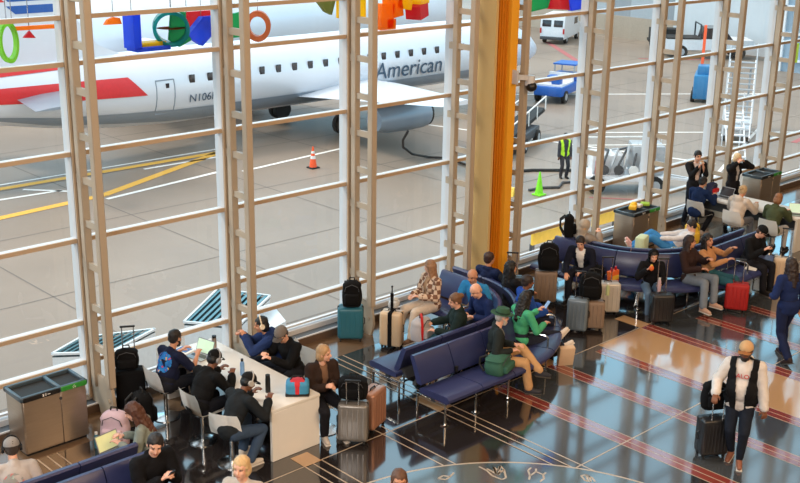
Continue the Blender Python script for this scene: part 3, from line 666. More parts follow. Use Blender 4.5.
# ------------------------------------------------------------------ white work tables and shell chairs
def worktable(x0, label):
    t = thing('work_table', label, 'table', (x0+0.41, -1.85, 0))
    MB().box((0, 0, 0.745), (0.84, 2.66, 0.05), bev=0.012).build('tabletop', mt_white, t)
    for s_ in (-1, 1): MB().box((0, s_*1.30, 0.36), (0.82, 0.05, 0.72), bev=0.006, seg=1).build('end_panel', mt_white, t)
    MB().box((0, 0, 0.55), (0.05, 2.54, 0.28)).build('modesty_panel', mt_dgrey, t)
    return t
worktable(0.99, 'white work table with laptop, bottles and cooler bag near the left bins')
worktable(15.02, 'white work table between two bins with people on its near side')
def shell_chair(label, loc, rz):
    t = thing('shell_chair', label, 'chair', loc, rz, 'white shell chairs')
    rows = []
    for k, (y, z, hw, dp) in enumerate(((0.24, 0.445, 0.20, 0.0), (0.20, 0.47, 0.215, 0.01), (0.05, 0.455, 0.225, 0.02), (-0.12, 0.455, 0.225, 0.03), (-0.19, 0.50, 0.225, 0.04), (-0.225, 0.60, 0.235, 0.05), (-0.25, 0.74, 0.225, 0.045), (-0.265, 0.83, 0.20, 0.03))):
        rows.append([V((hw*q, y+(abs(q)**2)*dp*(1.0 if z > 0.48 else 0.0), z+(abs(q)**2)*dp*(0.0 if z > 0.48 else 1.2))) for q in (-1, -0.8, -0.4, 0, 0.4, 0.8, 1)])
    b = MB(); b.loft(rows, 0, closed=False)
    r = bmesh.ops.solidify(b.bm, geom=b.bm.faces[:], thickness=0.014)
    b.build('shell', mt_shell, t, 60)
    MB().cyl((0, 0, 0.02), (0, 0, 0.45), 0.028).cyl((0, 0, 0.41), (0, 0, 0.45), 0.11).build('pedestal', mt_chrome, t)
    MB().lathe((0, 0, 0), [(0.0, 0), (0.2, 0.0), (0.2, 0.012), (0.04, 0.035), (0.0, 0.035)]).build('base', mt_chrome, t)
    return t
CH = [(0.66, -1.04, -90, 'white shell chair of the man with the colourful tee back print'), (0.64, -2.03, -90, 'white shell chair of the man in black cap by the laptop'), (0.58, -2.82, -60, 'white shell chair nearest the table corner, under the headphone wearer'),
      (2.42, -1.52, 60, 'white shell chair of the reclining person in navy hoodie'), (2.36, -1.95, 95, 'white shell chair of the man in the grey cap'), (2.12, -2.90, 160, 'white shell chair of the blonde woman beside the suitcases'),
      (14.66, -1.0, -90, 'white shell chair of the person in navy at the far table'), (14.56, -1.98, -90, 'cream shell chair of the person in the pale hoodie'), (14.54, -2.86, -90, 'white shell chair of the person in the olive jacket')]
c0 = None
for x, y, a, lb in CH:
    if c0 is None: c0 = shell_chair(lb, (x, y, 0), R(a))
    else: dup(c0, (x, y, 0), R(a), lb)

# ------------------------------------------------------------------ waste stations
mt_green = mat('recycling_green', (46, 140, 50), 0.4)
def bin_station(label, x0, y1=-0.36):
    t = thing('waste_station', label, 'bin', (x0+0.48, y1-0.26, 0))
    MB().box((0, 0, 0.43), (0.94, 0.50, 0.78), bev=0.02).build('cabinet', mt_steel, t)
    MB().box((0, 0, 0.02), (0.88, 0.44, 0.04)).build('plinth', mt_dark, t)
    for xc, wd in ((-0.19, 0.53), (0.27, 0.37)):
        d = MB().box((xc, -0.254, 0.43), (wd, 0.012, 0.76), bev=0.004, seg=1).build('door', mt_steel, t)
    MB().cyl((0.08, -0.25, 0.72), (0.08, -0.268, 0.72), 0.022).build('lock', mt_dgrey, t)
    b = MB()
    for (a, c_, d0) in (((0, -0.24, 0.85), (0.98, 0.06, 0.07), 0), ((0, 0.24, 0.85), (0.98, 0.06, 0.07), 0), ((-0.465, 0, 0.85), (0.05, 0.5, 0.07), 0), ((0.465, 0, 0.85), (0.05, 0.5, 0.07), 0), ((0.09, 0, 0.85), (0.06, 0.5, 0.07), 0)): b.box(a, c_, 0, bev=0.012, seg=1)
    b.build('rim', mat('bin_rim', (58, 72, 82), 0.35), t)
    MB().box((0, 0, 0.828), (0.9, 0.44, 0.02)).build('opening', mt_dark, t)  # solid dark plate stands in for the shade inside the bin
    MB().box((-0.19, -0.262, 0.845), (0.53, 0.03, 0.07), bev=0.006, seg=1).build('trash_band', mt_blackp, t)
    MB().box((0.28, -0.262, 0.845), (0.38, 0.03, 0.07), bev=0.006, seg=1).build('recycling_band', mt_green, t)
    ic = MB()
    for q in range(3):
        a = 2*pi*q/3; ic.box((0.28+0.016*sin(a), -0.279, 0.845+0.016*cos(a)), (0.02, 0.003, 0.007), rot=M.Rotation(a, 4, 'Y'))
    ic.build('recycling_mark', mt_wpaint, t)
    ic = MB().box((-0.17, -0.279, 0.842), (0.02, 0.003, 0.026)).box((-0.17, -0.279, 0.862), (0.03, 0.003, 0.006)).ball((-0.135, -0.279, 0.862), (0.007, 0.002, 0.007)).box((-0.135, -0.279, 0.842), (0.012, 0.003, 0.028)).box((-0.09, -0.279, 0.845), (0.04, 0.003, 0.01))
    ic.build('trash_mark', mt_wpaint, t)
    return t
bin_station('stainless waste station with black and green band at the left glass', -1.43)
bin_station('stainless waste station with food wrappers on top behind the suited man', 12.28)
bin_station('stainless waste station behind the far work table', 17.4, -0.42)
t = thing('food_wrapper', 'yellow food wrapper on the waste station by the suited man', 'wrapper', (12.6, -0.62, 0.885))
MB().box((0, 0, 0.045), (0.2, 0.16, 0.09), rz=0.5, bev=0.02).ball((0.1, 0.05, 0.09), (0.09, 0.07, 0.05)).build('bag', mat('wrapper_yellow', (236, 190, 50), 0.6), t)
t = thing('takeaway_carton', 'white crumpled takeaway box beside the yellow wrapper', 'box', (12.84, -0.58, 0.885))
MB().box((0, 0, 0.03), (0.2, 0.16, 0.06), rz=0.2, bev=0.015).build('box', mt_white, t)
t = thing('food_bag', 'lime food bag on the bin right of the white box', 'bag', (13.08, -0.6, 0.885))
MB().box((0, 0, 0.03), (0.18, 0.2, 0.06), rz=0.6, bev=0.02).build('bag', mat('bag_lime', (150, 190, 60), 0.6), t)

# ------------------------------------------------------------------ luggage
def suitcase(label, loc, rz, w, d, h, m, handle=0.0, strap=None, ribs=5, group=None, shelltrim=None):
    t = thing('suitcase', label, 'suitcase', loc, R(rz), group); z0 = 0.055
    b = MB().box((0, 0, z0+h/2), (w, d, h), bev=min(w, d)*0.17, seg=3)
    for k in range(ribs):
        x = -w*0.36+w*0.72*k/max(1, ribs-1)
        for s_ in (-1, 1): b.box((x, s_*(d/2), z0+h/2), (w*0.06, 0.014, h*0.78), bev=0.005, seg=1)
    b.build('shell', m, t, 35)
    MB().box((0, 0, z0+h/2), (w+0.008, 0.02, h+0.008), bev=0.009, seg=1).build('zip_band', shelltrim or mt_dark, t)
    for sx_ in (-1, 1):
        for sy_ in (-1, 1):
            wx, wy = sx_*(w/2-0.05), sy_*(d/2-0.045)
            MB().cyl((wx-0.012, wy, 0.027), (wx+0.012, wy, 0.027), 0.027, seg=14).box((wx, wy, 0.055), (0.035, 0.04, 0.03)).build('wheel', mt_dark, t)
    hb = MB(); yb = d/2-0.03
    if handle > 0:
        for s_ in (-1, 1): hb.cyl((s_*w*0.2, yb, z0+h-0.02), (s_*w*0.2, yb, z0+h+handle), 0.009)
        th = hb.build('telescopic_handle', mt_chrome, t)
        MB().box((0, yb, z0+h+handle), (w*0.4+0.05, 0.03, 0.03), bev=0.01).build('grip', mt_blackp, th)
    MB().tube([(-0.07, 0, z0+h-0.005), (-0.06, 0, z0+h+0.025), (0.06, 0, z0+h+0.025), (0.07, 0, z0+h-0.005)], 0.010).build('carry_handle', mt_blackp, t)
    MB().tube([(w/2-0.005, 0, z0+h*0.4), (w/2+0.022, 0, z0+h*0.43), (w/2+0.022, 0, z0+h*0.6), (w/2-0.005, 0, z0+h*0.63)], 0.009).build('side_handle', mt_blackp, t)
    if strap: MB().box((0, 0, z0+h/2), (0.07, d+0.024, h+0.02), bev=0.005, seg=1).build('strap', strap, t)
    return t
def blobbag(name, label, cat, loc, rz, w, d, h, m, pocket=None, straps=True, loop=True, tilt=0.0, group=None, side=None):
    """soft backpack: rounded body, front pocket, two shoulder straps, top loop"""
    t = thing(name, label, cat, loc, R(rz), group)
    n = 24; rs = []
    for k in range(11):
        u = k/10; z = h*u
        f_ = 0.84+0.16*sin(pi*min(1, u*1.15+0.1)) if u < 0.75 else 0.94*math.sqrt(max(0.02, 1-((u-0.75)/0.27)**2))
        ring_ = []
        for q in range(n):
            a = 2*pi*q/n; ca, sa = cos(a), sin(a); ex = 0.55
            x = w/2*f_*math.copysign(abs(ca)**ex, ca); y = d/2*f_*math.copysign(abs(sa)**ex, sa)
            nz = noise.noise(V((x*6+loc[0], y*6, z*6)))*0.02
            ring_.append(V((x*(1+nz*3), y*(1+nz*4)+tilt*z, z)))
        rs.append(ring_)
    MB().loft(rs).build('body', m, t, 60)
    MB().box((0, -d/2-0.005+tilt*h*0.3, h*0.33), (w*0.72, 0.09, h*0.42), bev=0.03, seg=3).build('front_pocket', pocket or m, t, 60)
    if side: MB().box((w/2, 0, h*0.25), (0.06, d*0.5, h*0.35), bev=0.02).build('side_pocket', side, t)
    if straps:
        for s_ in (-1, 1): MB().tube([(s_*w*0.22, d/2*0.8+tilt*h*0.95, h*0.93), (s_*w*0.26, d/2+0.07, h*0.75), (s_*w*0.3, d/2+0.07, h*0.4), (s_*w*0.36, d/2*0.9, h*0.08)], 0.018).build('shoulder_strap', mt_dark, t)
    if loop: MB().tube([(-0.05, tilt*h, h*0.97), (-0.04, tilt*h, h+0.05), (0.04, tilt*h, h+0.05), (0.05, tilt*h, h*0.97)], 0.011).build('top_loop', mt_dark, t)
    MB().tube([(-w*0.36, -d*0.42+tilt*h*0.7, h*0.62), (-w*0.3, -d*0.47+tilt*h*0.8, h*0.8), (0, -d*0.44+tilt*h*0.85, h*0.9), (w*0.3, -d*0.47+tilt*h*0.8, h*0.8), (w*0.36, -d*0.42+tilt*h*0.7, h*0.62)], 0.006, seg=6).build('zip', mt_dgrey, t)
    return t
mt_teal = mat('teal_shell', (42, 104, 122), 0.4, 0, 0.06); mt_cream2 = mat('cream_shell', (206, 182, 152), 0.4, 0, 0.05); mt_silver = mat('silver_shell', (134, 130, 126), 0.32, 0.4, 0.06)
mt_rose = mat('rose_gold_shell', (176, 128, 104), 0.32, 0.4, 0.06); mt_lsilver = mat('pale_silver_shell', (188, 184, 178), 0.35, 0.2, 0.05); mt_redsh = mat('red_fabric_shell', (170, 26, 24), 0.6, 0, 0.1, 12, 0.2, 90)
mt_slateblue = mat('blue_grey_shell', (108, 122, 134), 0.35, 0.2, 0.05); mt_pink = mat('pink_canvas', (202, 178, 192), 0.85, 0, 0.1, 14, 0.2, 120); mt_taupe = mat('taupe_shell', (132, 112, 96), 0.5)
mt_greenbag = mat('green_canvas', (46, 92, 76), 0.85, 0, 0.15, 14, 0.25, 100); mt_blackshell = mat('black_shell', (30, 31, 34), 0.35, 0, 0.1)
suitcase('teal hard suitcase standing by the glass under a black backpack', (4.62, -0.56, 0), -42, 0.44, 0.30, 0.56, mt_teal, 0.40)
blobbag('backpack', 'black backpack standing on top of the teal suitcase', 'backpack', (4.60, -0.62, 0.655), -42, 0.34, 0.24, 0.44, mt_black)
suitcase('cream suitcase with a black strap beside the plaid jacket woman', (4.92, -1.28, 0), -60, 0.38, 0.26, 0.60, mt_cream2, 0.0, mt_black)
t = thing('travel_umbrella', 'slim black umbrella standing up from the cream suitcase', 'umbrella', (4.86, -1.34, 0.70))
MB().cyl((0, 0, 0), (0, 0, 0.30), 0.022, 0.03).build('folded_canopy', mt_black, t); MB().cyl((0, 0, 0.30), (0, 0, 0.40), 0.010).ball((0, 0, 0.42), 0.02).build('handle', mt_blackp, t)
t = thing('tissue_bag', 'crumpled clear bag lying on the cream suitcase', 'bag', (5.0, -1.24, 0.695))
MB().box((0, 0, 0.06), (0.2, 0.16, 0.12), rz=0.4, bev=0.04).ball((0.02, 0, 0.13), (0.06, 0.06, 0.05)).build('bag', mat('frosted_plastic', (200, 204, 206), 0.3), t)
suitcase('black suitcase with tall handle by the left post', (0.42, -0.48, 0), -30, 0.42, 0.26, 0.60, mt_black, 0.62, None, 0)
blobbag('duffel_bag', 'black soft bag lying on the black suitcase by the left post', 'bag', (0.36, -0.52, 0.70), -30, 0.36, 0.20, 0.30, mt_black, straps=False)
blobbag('backpack', 'pale pink backpack on the floor by the laptop woman', 'backpack', (-0.30, -1.28, 0), -50, 0.40, 0.26, 0.50, mt_pink)
t = thing('drink_bottle', 'small teal and white bottle beside the pink backpack', 'bottle', (-0.56, -1.22, 0)); MB().lathe((0, 0, 0), [(0, 0), (0.036, 0), (0.036, 0.16), (0.02, 0.2), (0, 0.2)]).build('flask', mt_teal, t); MB().cyl((0, 0, 0.2), (0, 0, 0.235), 0.02).build('cap', mt_white, t)
blobbag('backpack', 'big black backpack hanging behind the man with the colourful print', 'backpack', (0.24, -1.1, 0.04), 80, 0.38, 0.26, 0.52, mt_black)
suitcase('silver grey suitcase carrying a black bag beside the work table', (2.20, -3.44, 0), 132, 0.42, 0.26, 0.56, mt_silver, 0.36)
blobbag('duffel_bag', 'black bag strapped on the silver grey suitcase', 'bag', (2.26, -3.36, 0.655), -48, 0.42, 0.28, 0.30, mt_black, straps=False)
suitcase('rose gold suitcase standing behind the silver grey one', (2.68, -3.30, 0), 20, 0.42, 0.26, 0.56, mt_rose, 0.0)
suitcase('brown grey suitcase under a black backpack left of the suited man', (8.55, -1.60, 0), -48, 0.42, 0.26, 0.60, mt_taupe, 0.45)
blobbag('backpack', 'black backpack on the brown grey suitcase left of the suited man', 'backpack', (8.53, -1.66, 0.70), -48, 0.40, 0.26, 0.50, mt_black)
suitcase('black suitcase with thin tall handle right of the yellow column', (7.75, -1.45, 0), -48, 0.42, 0.26, 0.62, mt_blackshell, 0.42)
suitcase('pale blue grey suitcase with tall handle before the suited man', (7.85, -2.92, 0), -60, 0.36, 0.24, 0.58, mt_slateblue, 0.46)
suitcase('taupe suitcase under a hung black backpack before the suited man', (8.15, -3.02, 0), -48, 0.40, 0.26, 0.50, mt_taupe, 0.40)
blobbag('backpack', 'bulging black backpack on the taupe suitcase before the suited man', 'backpack', (8.12, -2.96, 0.60), -48, 0.40, 0.28, 0.46, mt_black)
t = thing('water_bottle', 'pale bottle in the pocket of the bulging black backpack', 'bottle', (8.30, -3.20, 0.66)); MB().lathe((0, 0, 0), [(0, 0), (0.034, 0), (0.034, 0.15), (0.018, 0.19), (0, 0.19)]).build('flask', mat('pale_lime_plastic', (170, 180, 130), 0.4), t); MB().cyl((0, 0, 0.19), (0, 0, 0.22), 0.018).build('cap', mt_white, t)
suitcase('white silver hard suitcase with raised handle before the curved seats', (8.98, -2.70, 0), -40, 0.46, 0.27, 0.56, mt_lsilver, 0.44)
suitcase('black suitcase with raised handle in front of the hooded child', (9.32, -3.66, 0), -40, 0.40, 0.26, 0.52, mt_blackshell, 0.62)
suitcase('red soft suitcase with raised handle by the woman in tan sweater', (10.92, -4.22, 0), -60, 0.42, 0.27, 0.50, mt_redsh, 0.42)
suitcase('cream suitcase with tall handle beside the man in black cap on the phone', (12.75, -4.15, 0), -60, 0.42, 0.27, 0.58, mt_cream2, 0.56)
suitcase('black ribbed suitcase pulled by the man in the tan cap', (5.62, -7.02, 0), 148, 0.40, 0.26, 0.54, mt_blackshell, 0.42, None, 7)
blobbag('backpack', 'black backpack riding on the black ribbed suitcase', 'backpack', (5.74, -6.92, 0.66), -32, 0.36, 0.20, 0.40, mt_black, straps=False)
blobbag('backpack', 'green canvas backpack on the seat beside the man in the green hat', 'backpack', (4.72, -3.86, 0.49), 20, 0.48, 0.34, 0.28, mt_greenbag)
blobbag('backpack', 'black backpack propped against the end of the curved seating by the blonde woman', 'backpack', (9.95, -0.98, 0.9), 40, 0.26, 0.2, 0.44, mt_black)
blobbag('tote_bag', 'yellow shopping bag on the floor behind the lying person', 'bag', (14.02, -1.25, 0), -40, 0.36, 0.2, 0.46, mat('yellow_paper', (224, 186, 60), 0.7), straps=False)
blobbag('backpack', 'dark patterned backpack on the floor left of the pale hoodie chair', 'backpack', (14.0, -2.2, 0), -40, 0.36, 0.26, 0.42, mat('grey_blue_canvas', (70, 84, 104), 0.85, 0, 0.6, 18))
t = thing('snack_bag', 'red and orange snack bag standing on the curved seat by the hooded child', 'bag', (9.35, -2.55, 0.49)); MB().prism([(-0.11, -0.05, 0), (0.11, -0.05, 0), (0.13, -0.03, 0.22), (-0.13, -0.03, 0.22)], (0, 0.09, 0)).build('pouch', mat('snack_orange', (232, 110, 50), 0.5), t); MB().box((0, -0.055, 0.1), (0.18, 0.01, 0.08)).build('printed_band', mat('snack_yellow', (236, 190, 70), 0.5), t)
for q in (-0.06, 0.06): MB().box((q, 0, 0.25), (0.035, 0.03, 0.09)).build('tab', mt_lightred, t)
blobbag('duffel_bag', 'black soft bag on the curved seat behind the white silver suitcase', 'bag', (9.3, -2.15, 0.49), -50, 0.40, 0.26, 0.24, mt_black, straps=False)
t = thing('takeaway_box', 'white paper on the seat beside the man in black cap on the phone', 'paper', (12.05, -3.85, 0.495)); MB().box((0, 0, 0.008), (0.3, 0.22, 0.012), rz=0.3).box((0.03, 0.02, 0.018), (0.24, 0.18, 0.01), rz=0.6).build('sheets', mt_white, t)
t = thing('paper_bag', 'small green and white bag on the seat back rim below the near bin', 'bag', (11.0, -2.0, 0.49)); MB().box((0, 0, 0.22), (0.34, 0.2, 0.44), rz=0.3, bev=0.04).build('sack', mat('pale_green_bag', (196, 212, 176), 0.7), t)
blobbag('tote_bag', 'grey cloth bag with red strap on the lap of the dark green jacket', 'bag', (4.72, -2.18, 0.50), 20, 0.40, 0.26, 0.36, mat('grey_cloth', (176, 172, 174), 0.9, 0, 0.08, 10), straps=False)
b = tag(MB().tube([(4.62, -2.32, 0.52), (4.60, -2.34, 0.72), (4.64, -2.28, 0.90), (4.70, -2.2, 0.92)], 0.022).build('luggage_strap', mt_lightred), 'red strap across the grey cloth bag', 'strap')

# ------------------------------------------------------------------ things on the tables
mt_screen = mat('laptop_screen', (196, 226, 200), 0.3, emit=0.35); mt_lap = mat('laptop_grey', (150, 152, 156), 0.35, 0.5)
def laptop(label, loc, rz, tilt=110, screen=None, grp=None):
    t = thing('laptop', label, 'laptop', loc, R(rz), grp)
    k = MB().box((0, 0, 0.008), (0.33, 0.23, 0.015), bev=0.003, seg=1).build('base', mt_lap, t); MB().box((0, 0.03, 0.0165), (0.28, 0.1, 0.003)).build('keyboard', mt_blackp, k)
    rot = M.Rotation(R(tilt-90), 4, 'X'); c_ = V((0, 0.115, 0.015)); u = rot @ V((0, 0, 0.11)); rot = M.Rotation(-R(tilt-90), 4, 'X'); u = rot @ V((0, 0, 0.11))
    l_ = MB().box(c_+u, (0.33, 0.008, 0.22), rot=rot).build('lid', mt_lap, t); MB().box(c_+u+rot @ V((0, -0.005, 0)), (0.31, 0.003, 0.195), rot=rot).build('screen', screen or mt_screen, l_)
    return t
laptop('laptop with pale green screen before the man with the colourful print', (1.26, -1.02, 0.77), -78)
laptop('laptop with pale screen before the person in the olive jacket', (15.28, -3.0, 0.77), -62)
laptop('dark laptop before the person in navy at the far table', (15.35, -1.15, 0.77), -90, 120, mt_pane)
def bottle(label, loc, r, h, m, capm, cr=0.6):
    t = thing('drink_bottle', label, 'bottle', loc); MB().lathe((0, 0, 0), [(0, 0), (r, 0), (r, h*0.74), (r*cr, h*0.86), (0, h*0.86)]).build('flask', m, t); MB().cyl((0, 0, h*0.86), (0, 0, h), r*cr).build('cap', capm, t); return t
p = at(214.5, 351, .77); bottle('steel bottle with black cap beside the open laptop', (p.x, p.y, .77), 0.036, 0.25, mt_steel, mt_blackp, 0.9)
p = at(242.5, 375, .77); bottle('blue bottle with black cap in the middle of the white table', (p.x, p.y, .77), 0.032, 0.25, mat('bottle_blue', (120, 160, 205), 0.3), mt_blackp)
p = at(268, 392, .77); bottle('black tumbler near the end of the white table', (p.x, p.y, .77), 0.036, 0.26, mt_blackp, mt_dark, 0.9)
p = at(299, 394, .77)
t = thing('cooler_bag', 'red and blue cooler bag at the end of the white table', 'bag', (p.x, p.y+0.03, .77), R(-40))
MB().box((0, 0, 0.10), (0.32, 0.24, 0.2), bev=0.05, seg=3).build('body', mat('cooler_blue', (60, 140, 180), 0.7), t); MB().box((0, 0, 0.105), (0.12, 0.25, 0.205), bev=0.05, seg=3).build('red_panel', mat('cooler_red', (205, 40, 52), 0.7), t)
MB().box((0, 0, 0.195), (0.2, 0.14, 0.03), bev=0.012).build('top_flap', mat('cooler_red', (205, 40, 52)), t); MB().tube([(-0.1, 0, 0.2), (-0.06, 0, 0.26), (0.06, 0, 0.26), (0.1, 0, 0.2)], 0.01).build('handle', mt_dark, t); MB().box((0, 0, 0.02), (0.33, 0.25, 0.04), bev=0.015).build('base_band', mt_dark, t)
t = thing('magazine', 'blue and white booklet behind the open laptop', 'magazine', (1.22, -0.68, 0.771)); MB().box((0, 0, 0.006), (0.22, 0.28, 0.012), rz=0.3).build('pages', mt_white, t); MB().box((0.02, 0.02, 0.014), (0.16, 0.2, 0.004), rz=0.3).build('cover', mat('cover_blue', (70, 110, 170), 0.5), t)
blobbag('handbag', 'red and navy bag on the far table by the standing woman', 'bag', (15.5, -0.75, 0.771), 0, 0.3, 0.2, 0.26, mat('navy_cloth', (36, 44, 80), 0.8), mt_lightred, straps=False)
t = thing('paper_sheets', 'white papers on the far table right of the pale hoodie', 'paper', (15.4, -2.3, 0.771)); MB().box((0, 0, 0.004), (0.3, 0.21, 0.008), rz=0.5).box((-0.05, -0.2, 0.004), (0.21, 0.3, 0.006)).build('sheets', mt_white, t)
t = thing('paper_cup', 'pale green cup on the far table beside the pale hoodie', 'cup', (15.3, -1.7, 0.77)); MB().lathe((0, 0, 0), [(0, 0), (0.03, 0), (0.042, 0.12), (0, 0.12)]).build('cup', mat('cup_green', (180, 204, 140), 0.6), t); MB().cyl((0, 0, 0.12), (0, 0, 0.13), 0.044).build('lid', mt_white, t)
# ------------------------------------------------------------------ people
SK = {'pale': (226, 172, 146), 'tan': (198, 142, 112), 'brown': (120, 76, 54), 'dark': (84, 54, 42)}
def skin(k):
    return [mat('skin_'+k, SK[k], 0.5, 0, 0.06, 20), mat('lips_'+k, tuple(int(v*q) for v, q in zip(SK[k], (0.86, 0.62, 0.62))), 0.45), mat('eye_dark', (34, 24, 20), 0.2)]
def cloth(c, rough=0.85): return mat('cloth_%d_%d_%d' % c, c, rough, 0, 0.16, 16, 0.25, 160, spec=0.2)
def hairm(c): return mat('hair_%d_%d_%d' % c, c, 0.55, 0, 0.35, 40, 0.5, 90, stretch=(1, 1, 0.25))
PEOPLE = []
_TS = bpy.data.scenes.new('build_space')
def vox(name, prims, vs, mats, parent, amp=0.0, frq=9.0, fn=None, smooth=4):
    b = MB()
    for p in prims:
        if p[0] == 'c': b.cap(p[1], p[2], p[3], p[4], 0, 12, 2)
        else: b.ball(p[1], p[2], 0, 3 if max(p[2]) > 0.05 else 2, p[3])
    me = bpy.data.meshes.new('t'); b.bm.to_mesh(me); b.bm.free()
    o = bpy.data.objects.new('t', me); _TS.collection.objects.link(o)
    md = o.modifiers.new('r', 'REMESH'); md.mode = 'VOXEL'; md.voxel_size = vs; md.use_smooth_shade = True
    if smooth: sm = o.modifiers.new('s', 'SMOOTH'); sm.factor = 0.5; sm.iterations = smooth
    vl = _TS.view_layers[0]; vl.update(); dg = vl.depsgraph; new = bpy.data.meshes.new_from_object(o.evaluated_get(dg))
    bpy.data.objects.remove(o); bpy.data.meshes.remove(me)
    if amp:
        n_ = len(new.vertices); co = [0.0]*(3*n_); no = [0.0]*(3*n_)
        new.vertices.foreach_get('co', co); new.vertices.foreach_get('normal', no)
        for k in range(0, 3*n_, 3):
            c_ = V(co[k:k+3]); d_ = amp*noise.noise(c_*frq)+0.45*amp*noise.noise(c_*frq*2.7)
            co[k] += no[k]*d_; co[k+1] += no[k+1]*d_; co[k+2] += no[k+2]*d_
        new.vertices.foreach_set('co', co); new.update()
    new.materials.clear()
    for m in (mats if isinstance(mats, list) else [mats]): new.materials.append(m)
    if fn:
        idx = [fn(p.center, p.normal) for p in new.polygons]
        if -1 in idx:
            bm = bmesh.new(); bm.from_mesh(new); bm.faces.ensure_lookup_table()
            for f_, i in zip(bm.faces, idx): f_.material_index = max(i, 0)
            bmesh.ops.delete(bm, geom=[f_ for f_, i in zip(bm.faces[:], idx) if i < 0], context='FACES'); bm.to_mesh(new); bm.free()
        else: new.polygons.foreach_set('material_index', idx)
    new.polygons.foreach_set('use_smooth', [True]*len(new.polygons)); new.name = name
    o = bpy.data.objects.new(name, new); COL.objects.link(o)
    if parent is not None: o.parent = parent
    return o
def ik(a, t, l1, l2, pole):
    d = t-a; L = min(max(d.length, 0.08), (l1+l2)*0.998); d.normalize(); t = a+d*L
    x = (l1*l1-l2*l2+L*L)/(2*L); h = math.sqrt(max(0, l1*l1-x*x)); p = pole-d*pole.dot(d)
    if p.length < 1e-4: p = V((0, 0, 1))-d*d.z
    p.normalize(); return a+d*x+p*h, t
def person(label, loc, face, stand=False, pz=None, lean=0, side=0, twist=0, head=(0, 0, 0), hl=None, hr=None, fl=None, fr=None, scale=1.0, g=1.0, fem=False,
           sk='pale', hair=('short', (40, 28, 22)), hat=None, top=((30, 30, 34), 'jacket'), under=None, vest=None, bottom=((32, 34, 44), 0.0), shoes=(30, 28, 28), phones=None, glasses=None, beard=None,
           hood=None, prn=None, fpitch=(0, 0), fyaw=(0, 0), curl=0.6, vs=0.009, plaidm=None, loc_z=0.0, tight=False, scarf=None):
    pel = V((0, 0, pz if pz is not None else (0.93 if stand else 0.535)))
    if stand:
        hl = hl or (-0.24, 0.06, 0.80); hr = hr or (0.24, 0.06, 0.80); fl = fl or (-0.10, 0.02, 0.085); fr = fr or (0.10, -0.02, 0.085)
    else:
        hl = hl or (-0.12, 0.33, 0.70); hr = hr or (0.12, 0.33, 0.70); fl = fl or (-0.12, 0.46, 0.085); fr = fr or (0.12, 0.46, 0.085)
    hl, hr, fl, fr = V(hl), V(hr), V(fl), V(fr)
    TR = (M.Rotation(R(side), 3, 'Y') @ M.Rotation(-R(lean), 3, 'X')); TW = TR @ M.Rotation(R(twist), 3, 'Z')
    def T(x, y, z): return pel + (TR @ V((0, 0, z))) + (TW @ V((x, y, 0)) if z > 0.25 else TR @ V((x, y, 0)))
    sw = 0.165 if fem else 0.182
    neck = T(0, 0.005, 0.50); HR = TW.to_4x4() @ M.Rotation(R(head[0]), 4, 'Z') @ M.Rotation(-R(head[1])+R(lean)*0.5, 4, 'X') @ M.Rotation(R(head[2]), 4, 'Y'); HR = HR.to_3x3()
    hc = neck + (TR @ V((0, 0.015, 0.045))) + HR @ V((0, 0.02, 0.105))
    def Hd(x, y, z): return hc + HR @ V((x, y, z))
    sh = {-1: T(-sw, 0, 0.435), 1: T(sw, 0, 0.435)}; hip = {-1: pel+TR @ V((-0.09, 0.0, -0.02)), 1: pel+TR @ V((0.09, 0, -0.02))}
    el, wr, kn, an = {}, {}, {}, {}
    for s_, h_ in ((-1, hl), (1, hr)): el[s_], wr[s_] = ik(sh[s_], h_, 0.285, 0.255, V((s_*0.55, -0.55, -0.7)))
    for s_, f_ in ((-1, fl), (1, fr)): kn[s_], an[s_] = ik(hip[s_], f_, 0.44, 0.43, V((s_*0.12, 1, 0.35)))
    def torso(t):
        q = [('e', T(0, -0.01, 0.0), V((0.158*g+t+(0.012 if fem else 0), 0.112*g+t, 0.115+t)), TR), ('e', T(0, 0.0, 0.17), V((0.132*g+t, 0.098*g+t, 0.17+t)), TR),
             ('e', T(0, 0.003, 0.32), V((0.152*(0.5+0.5*g)+t, 0.108*(0.5+0.5*g)+t, 0.16+t)), TW), ('c', T(-sw+0.045, 0, 0.432), T(sw-0.045, 0, 0.432), 0.058+t*0.9, 0.058+t*0.9), ('c', T(0, -0.012, 0.44), T(0, -0.005, 0.485), 0.072+t*0.6, 0.056+t*0.5)]
        if g > 1.1: q.append(('e', T(0, 0.05*g, 0.13), V((0.13*g+t, 0.105*g+t, 0.15+t)), TR))
        if fem: q += [('e', T(s_*0.066, 0.075, 0.31), V((0.058+t, 0.05+t, 0.06+t)), TW) for s_ in (-1, 1)]
        return q
    ag = 0.6+0.4*g
    def arms(t, upto=1.0, cuff=0.0):
        q = []
        for s_ in (-1, 1):
            if upto <= 0.55: q.append(('c', sh[s_], sh[s_].lerp(el[s_], upto*1.6), 0.056*ag+t, 0.046*ag+t+0.006))
            else:
                q.append(('c', sh[s_], el[s_], 0.056*ag+t, 0.043*ag+t)); q.append(('c', el[s_], el[s_].lerp(wr[s_], 0.93), 0.041*ag+t, 0.029+t+cuff))
        return q
    def legs(t, hem=0.93, flare=0.0):
        q = []
        for s_ in (-1, 1): q += [('c', hip[s_], kn[s_], 0.084*ag+t, 0.056*ag+t), ('c', kn[s_], kn[s_].lerp(an[s_], hem), 0.055*ag+t, 0.038+t+flare)]
        return q
    # body -------------------------------------------------
    bp = torso(0) + arms(0) + legs(0)
    bp += [('c', neck-V((0, 0, 0.02)), Hd(0, -0.02, -0.05), 0.052, 0.05)]
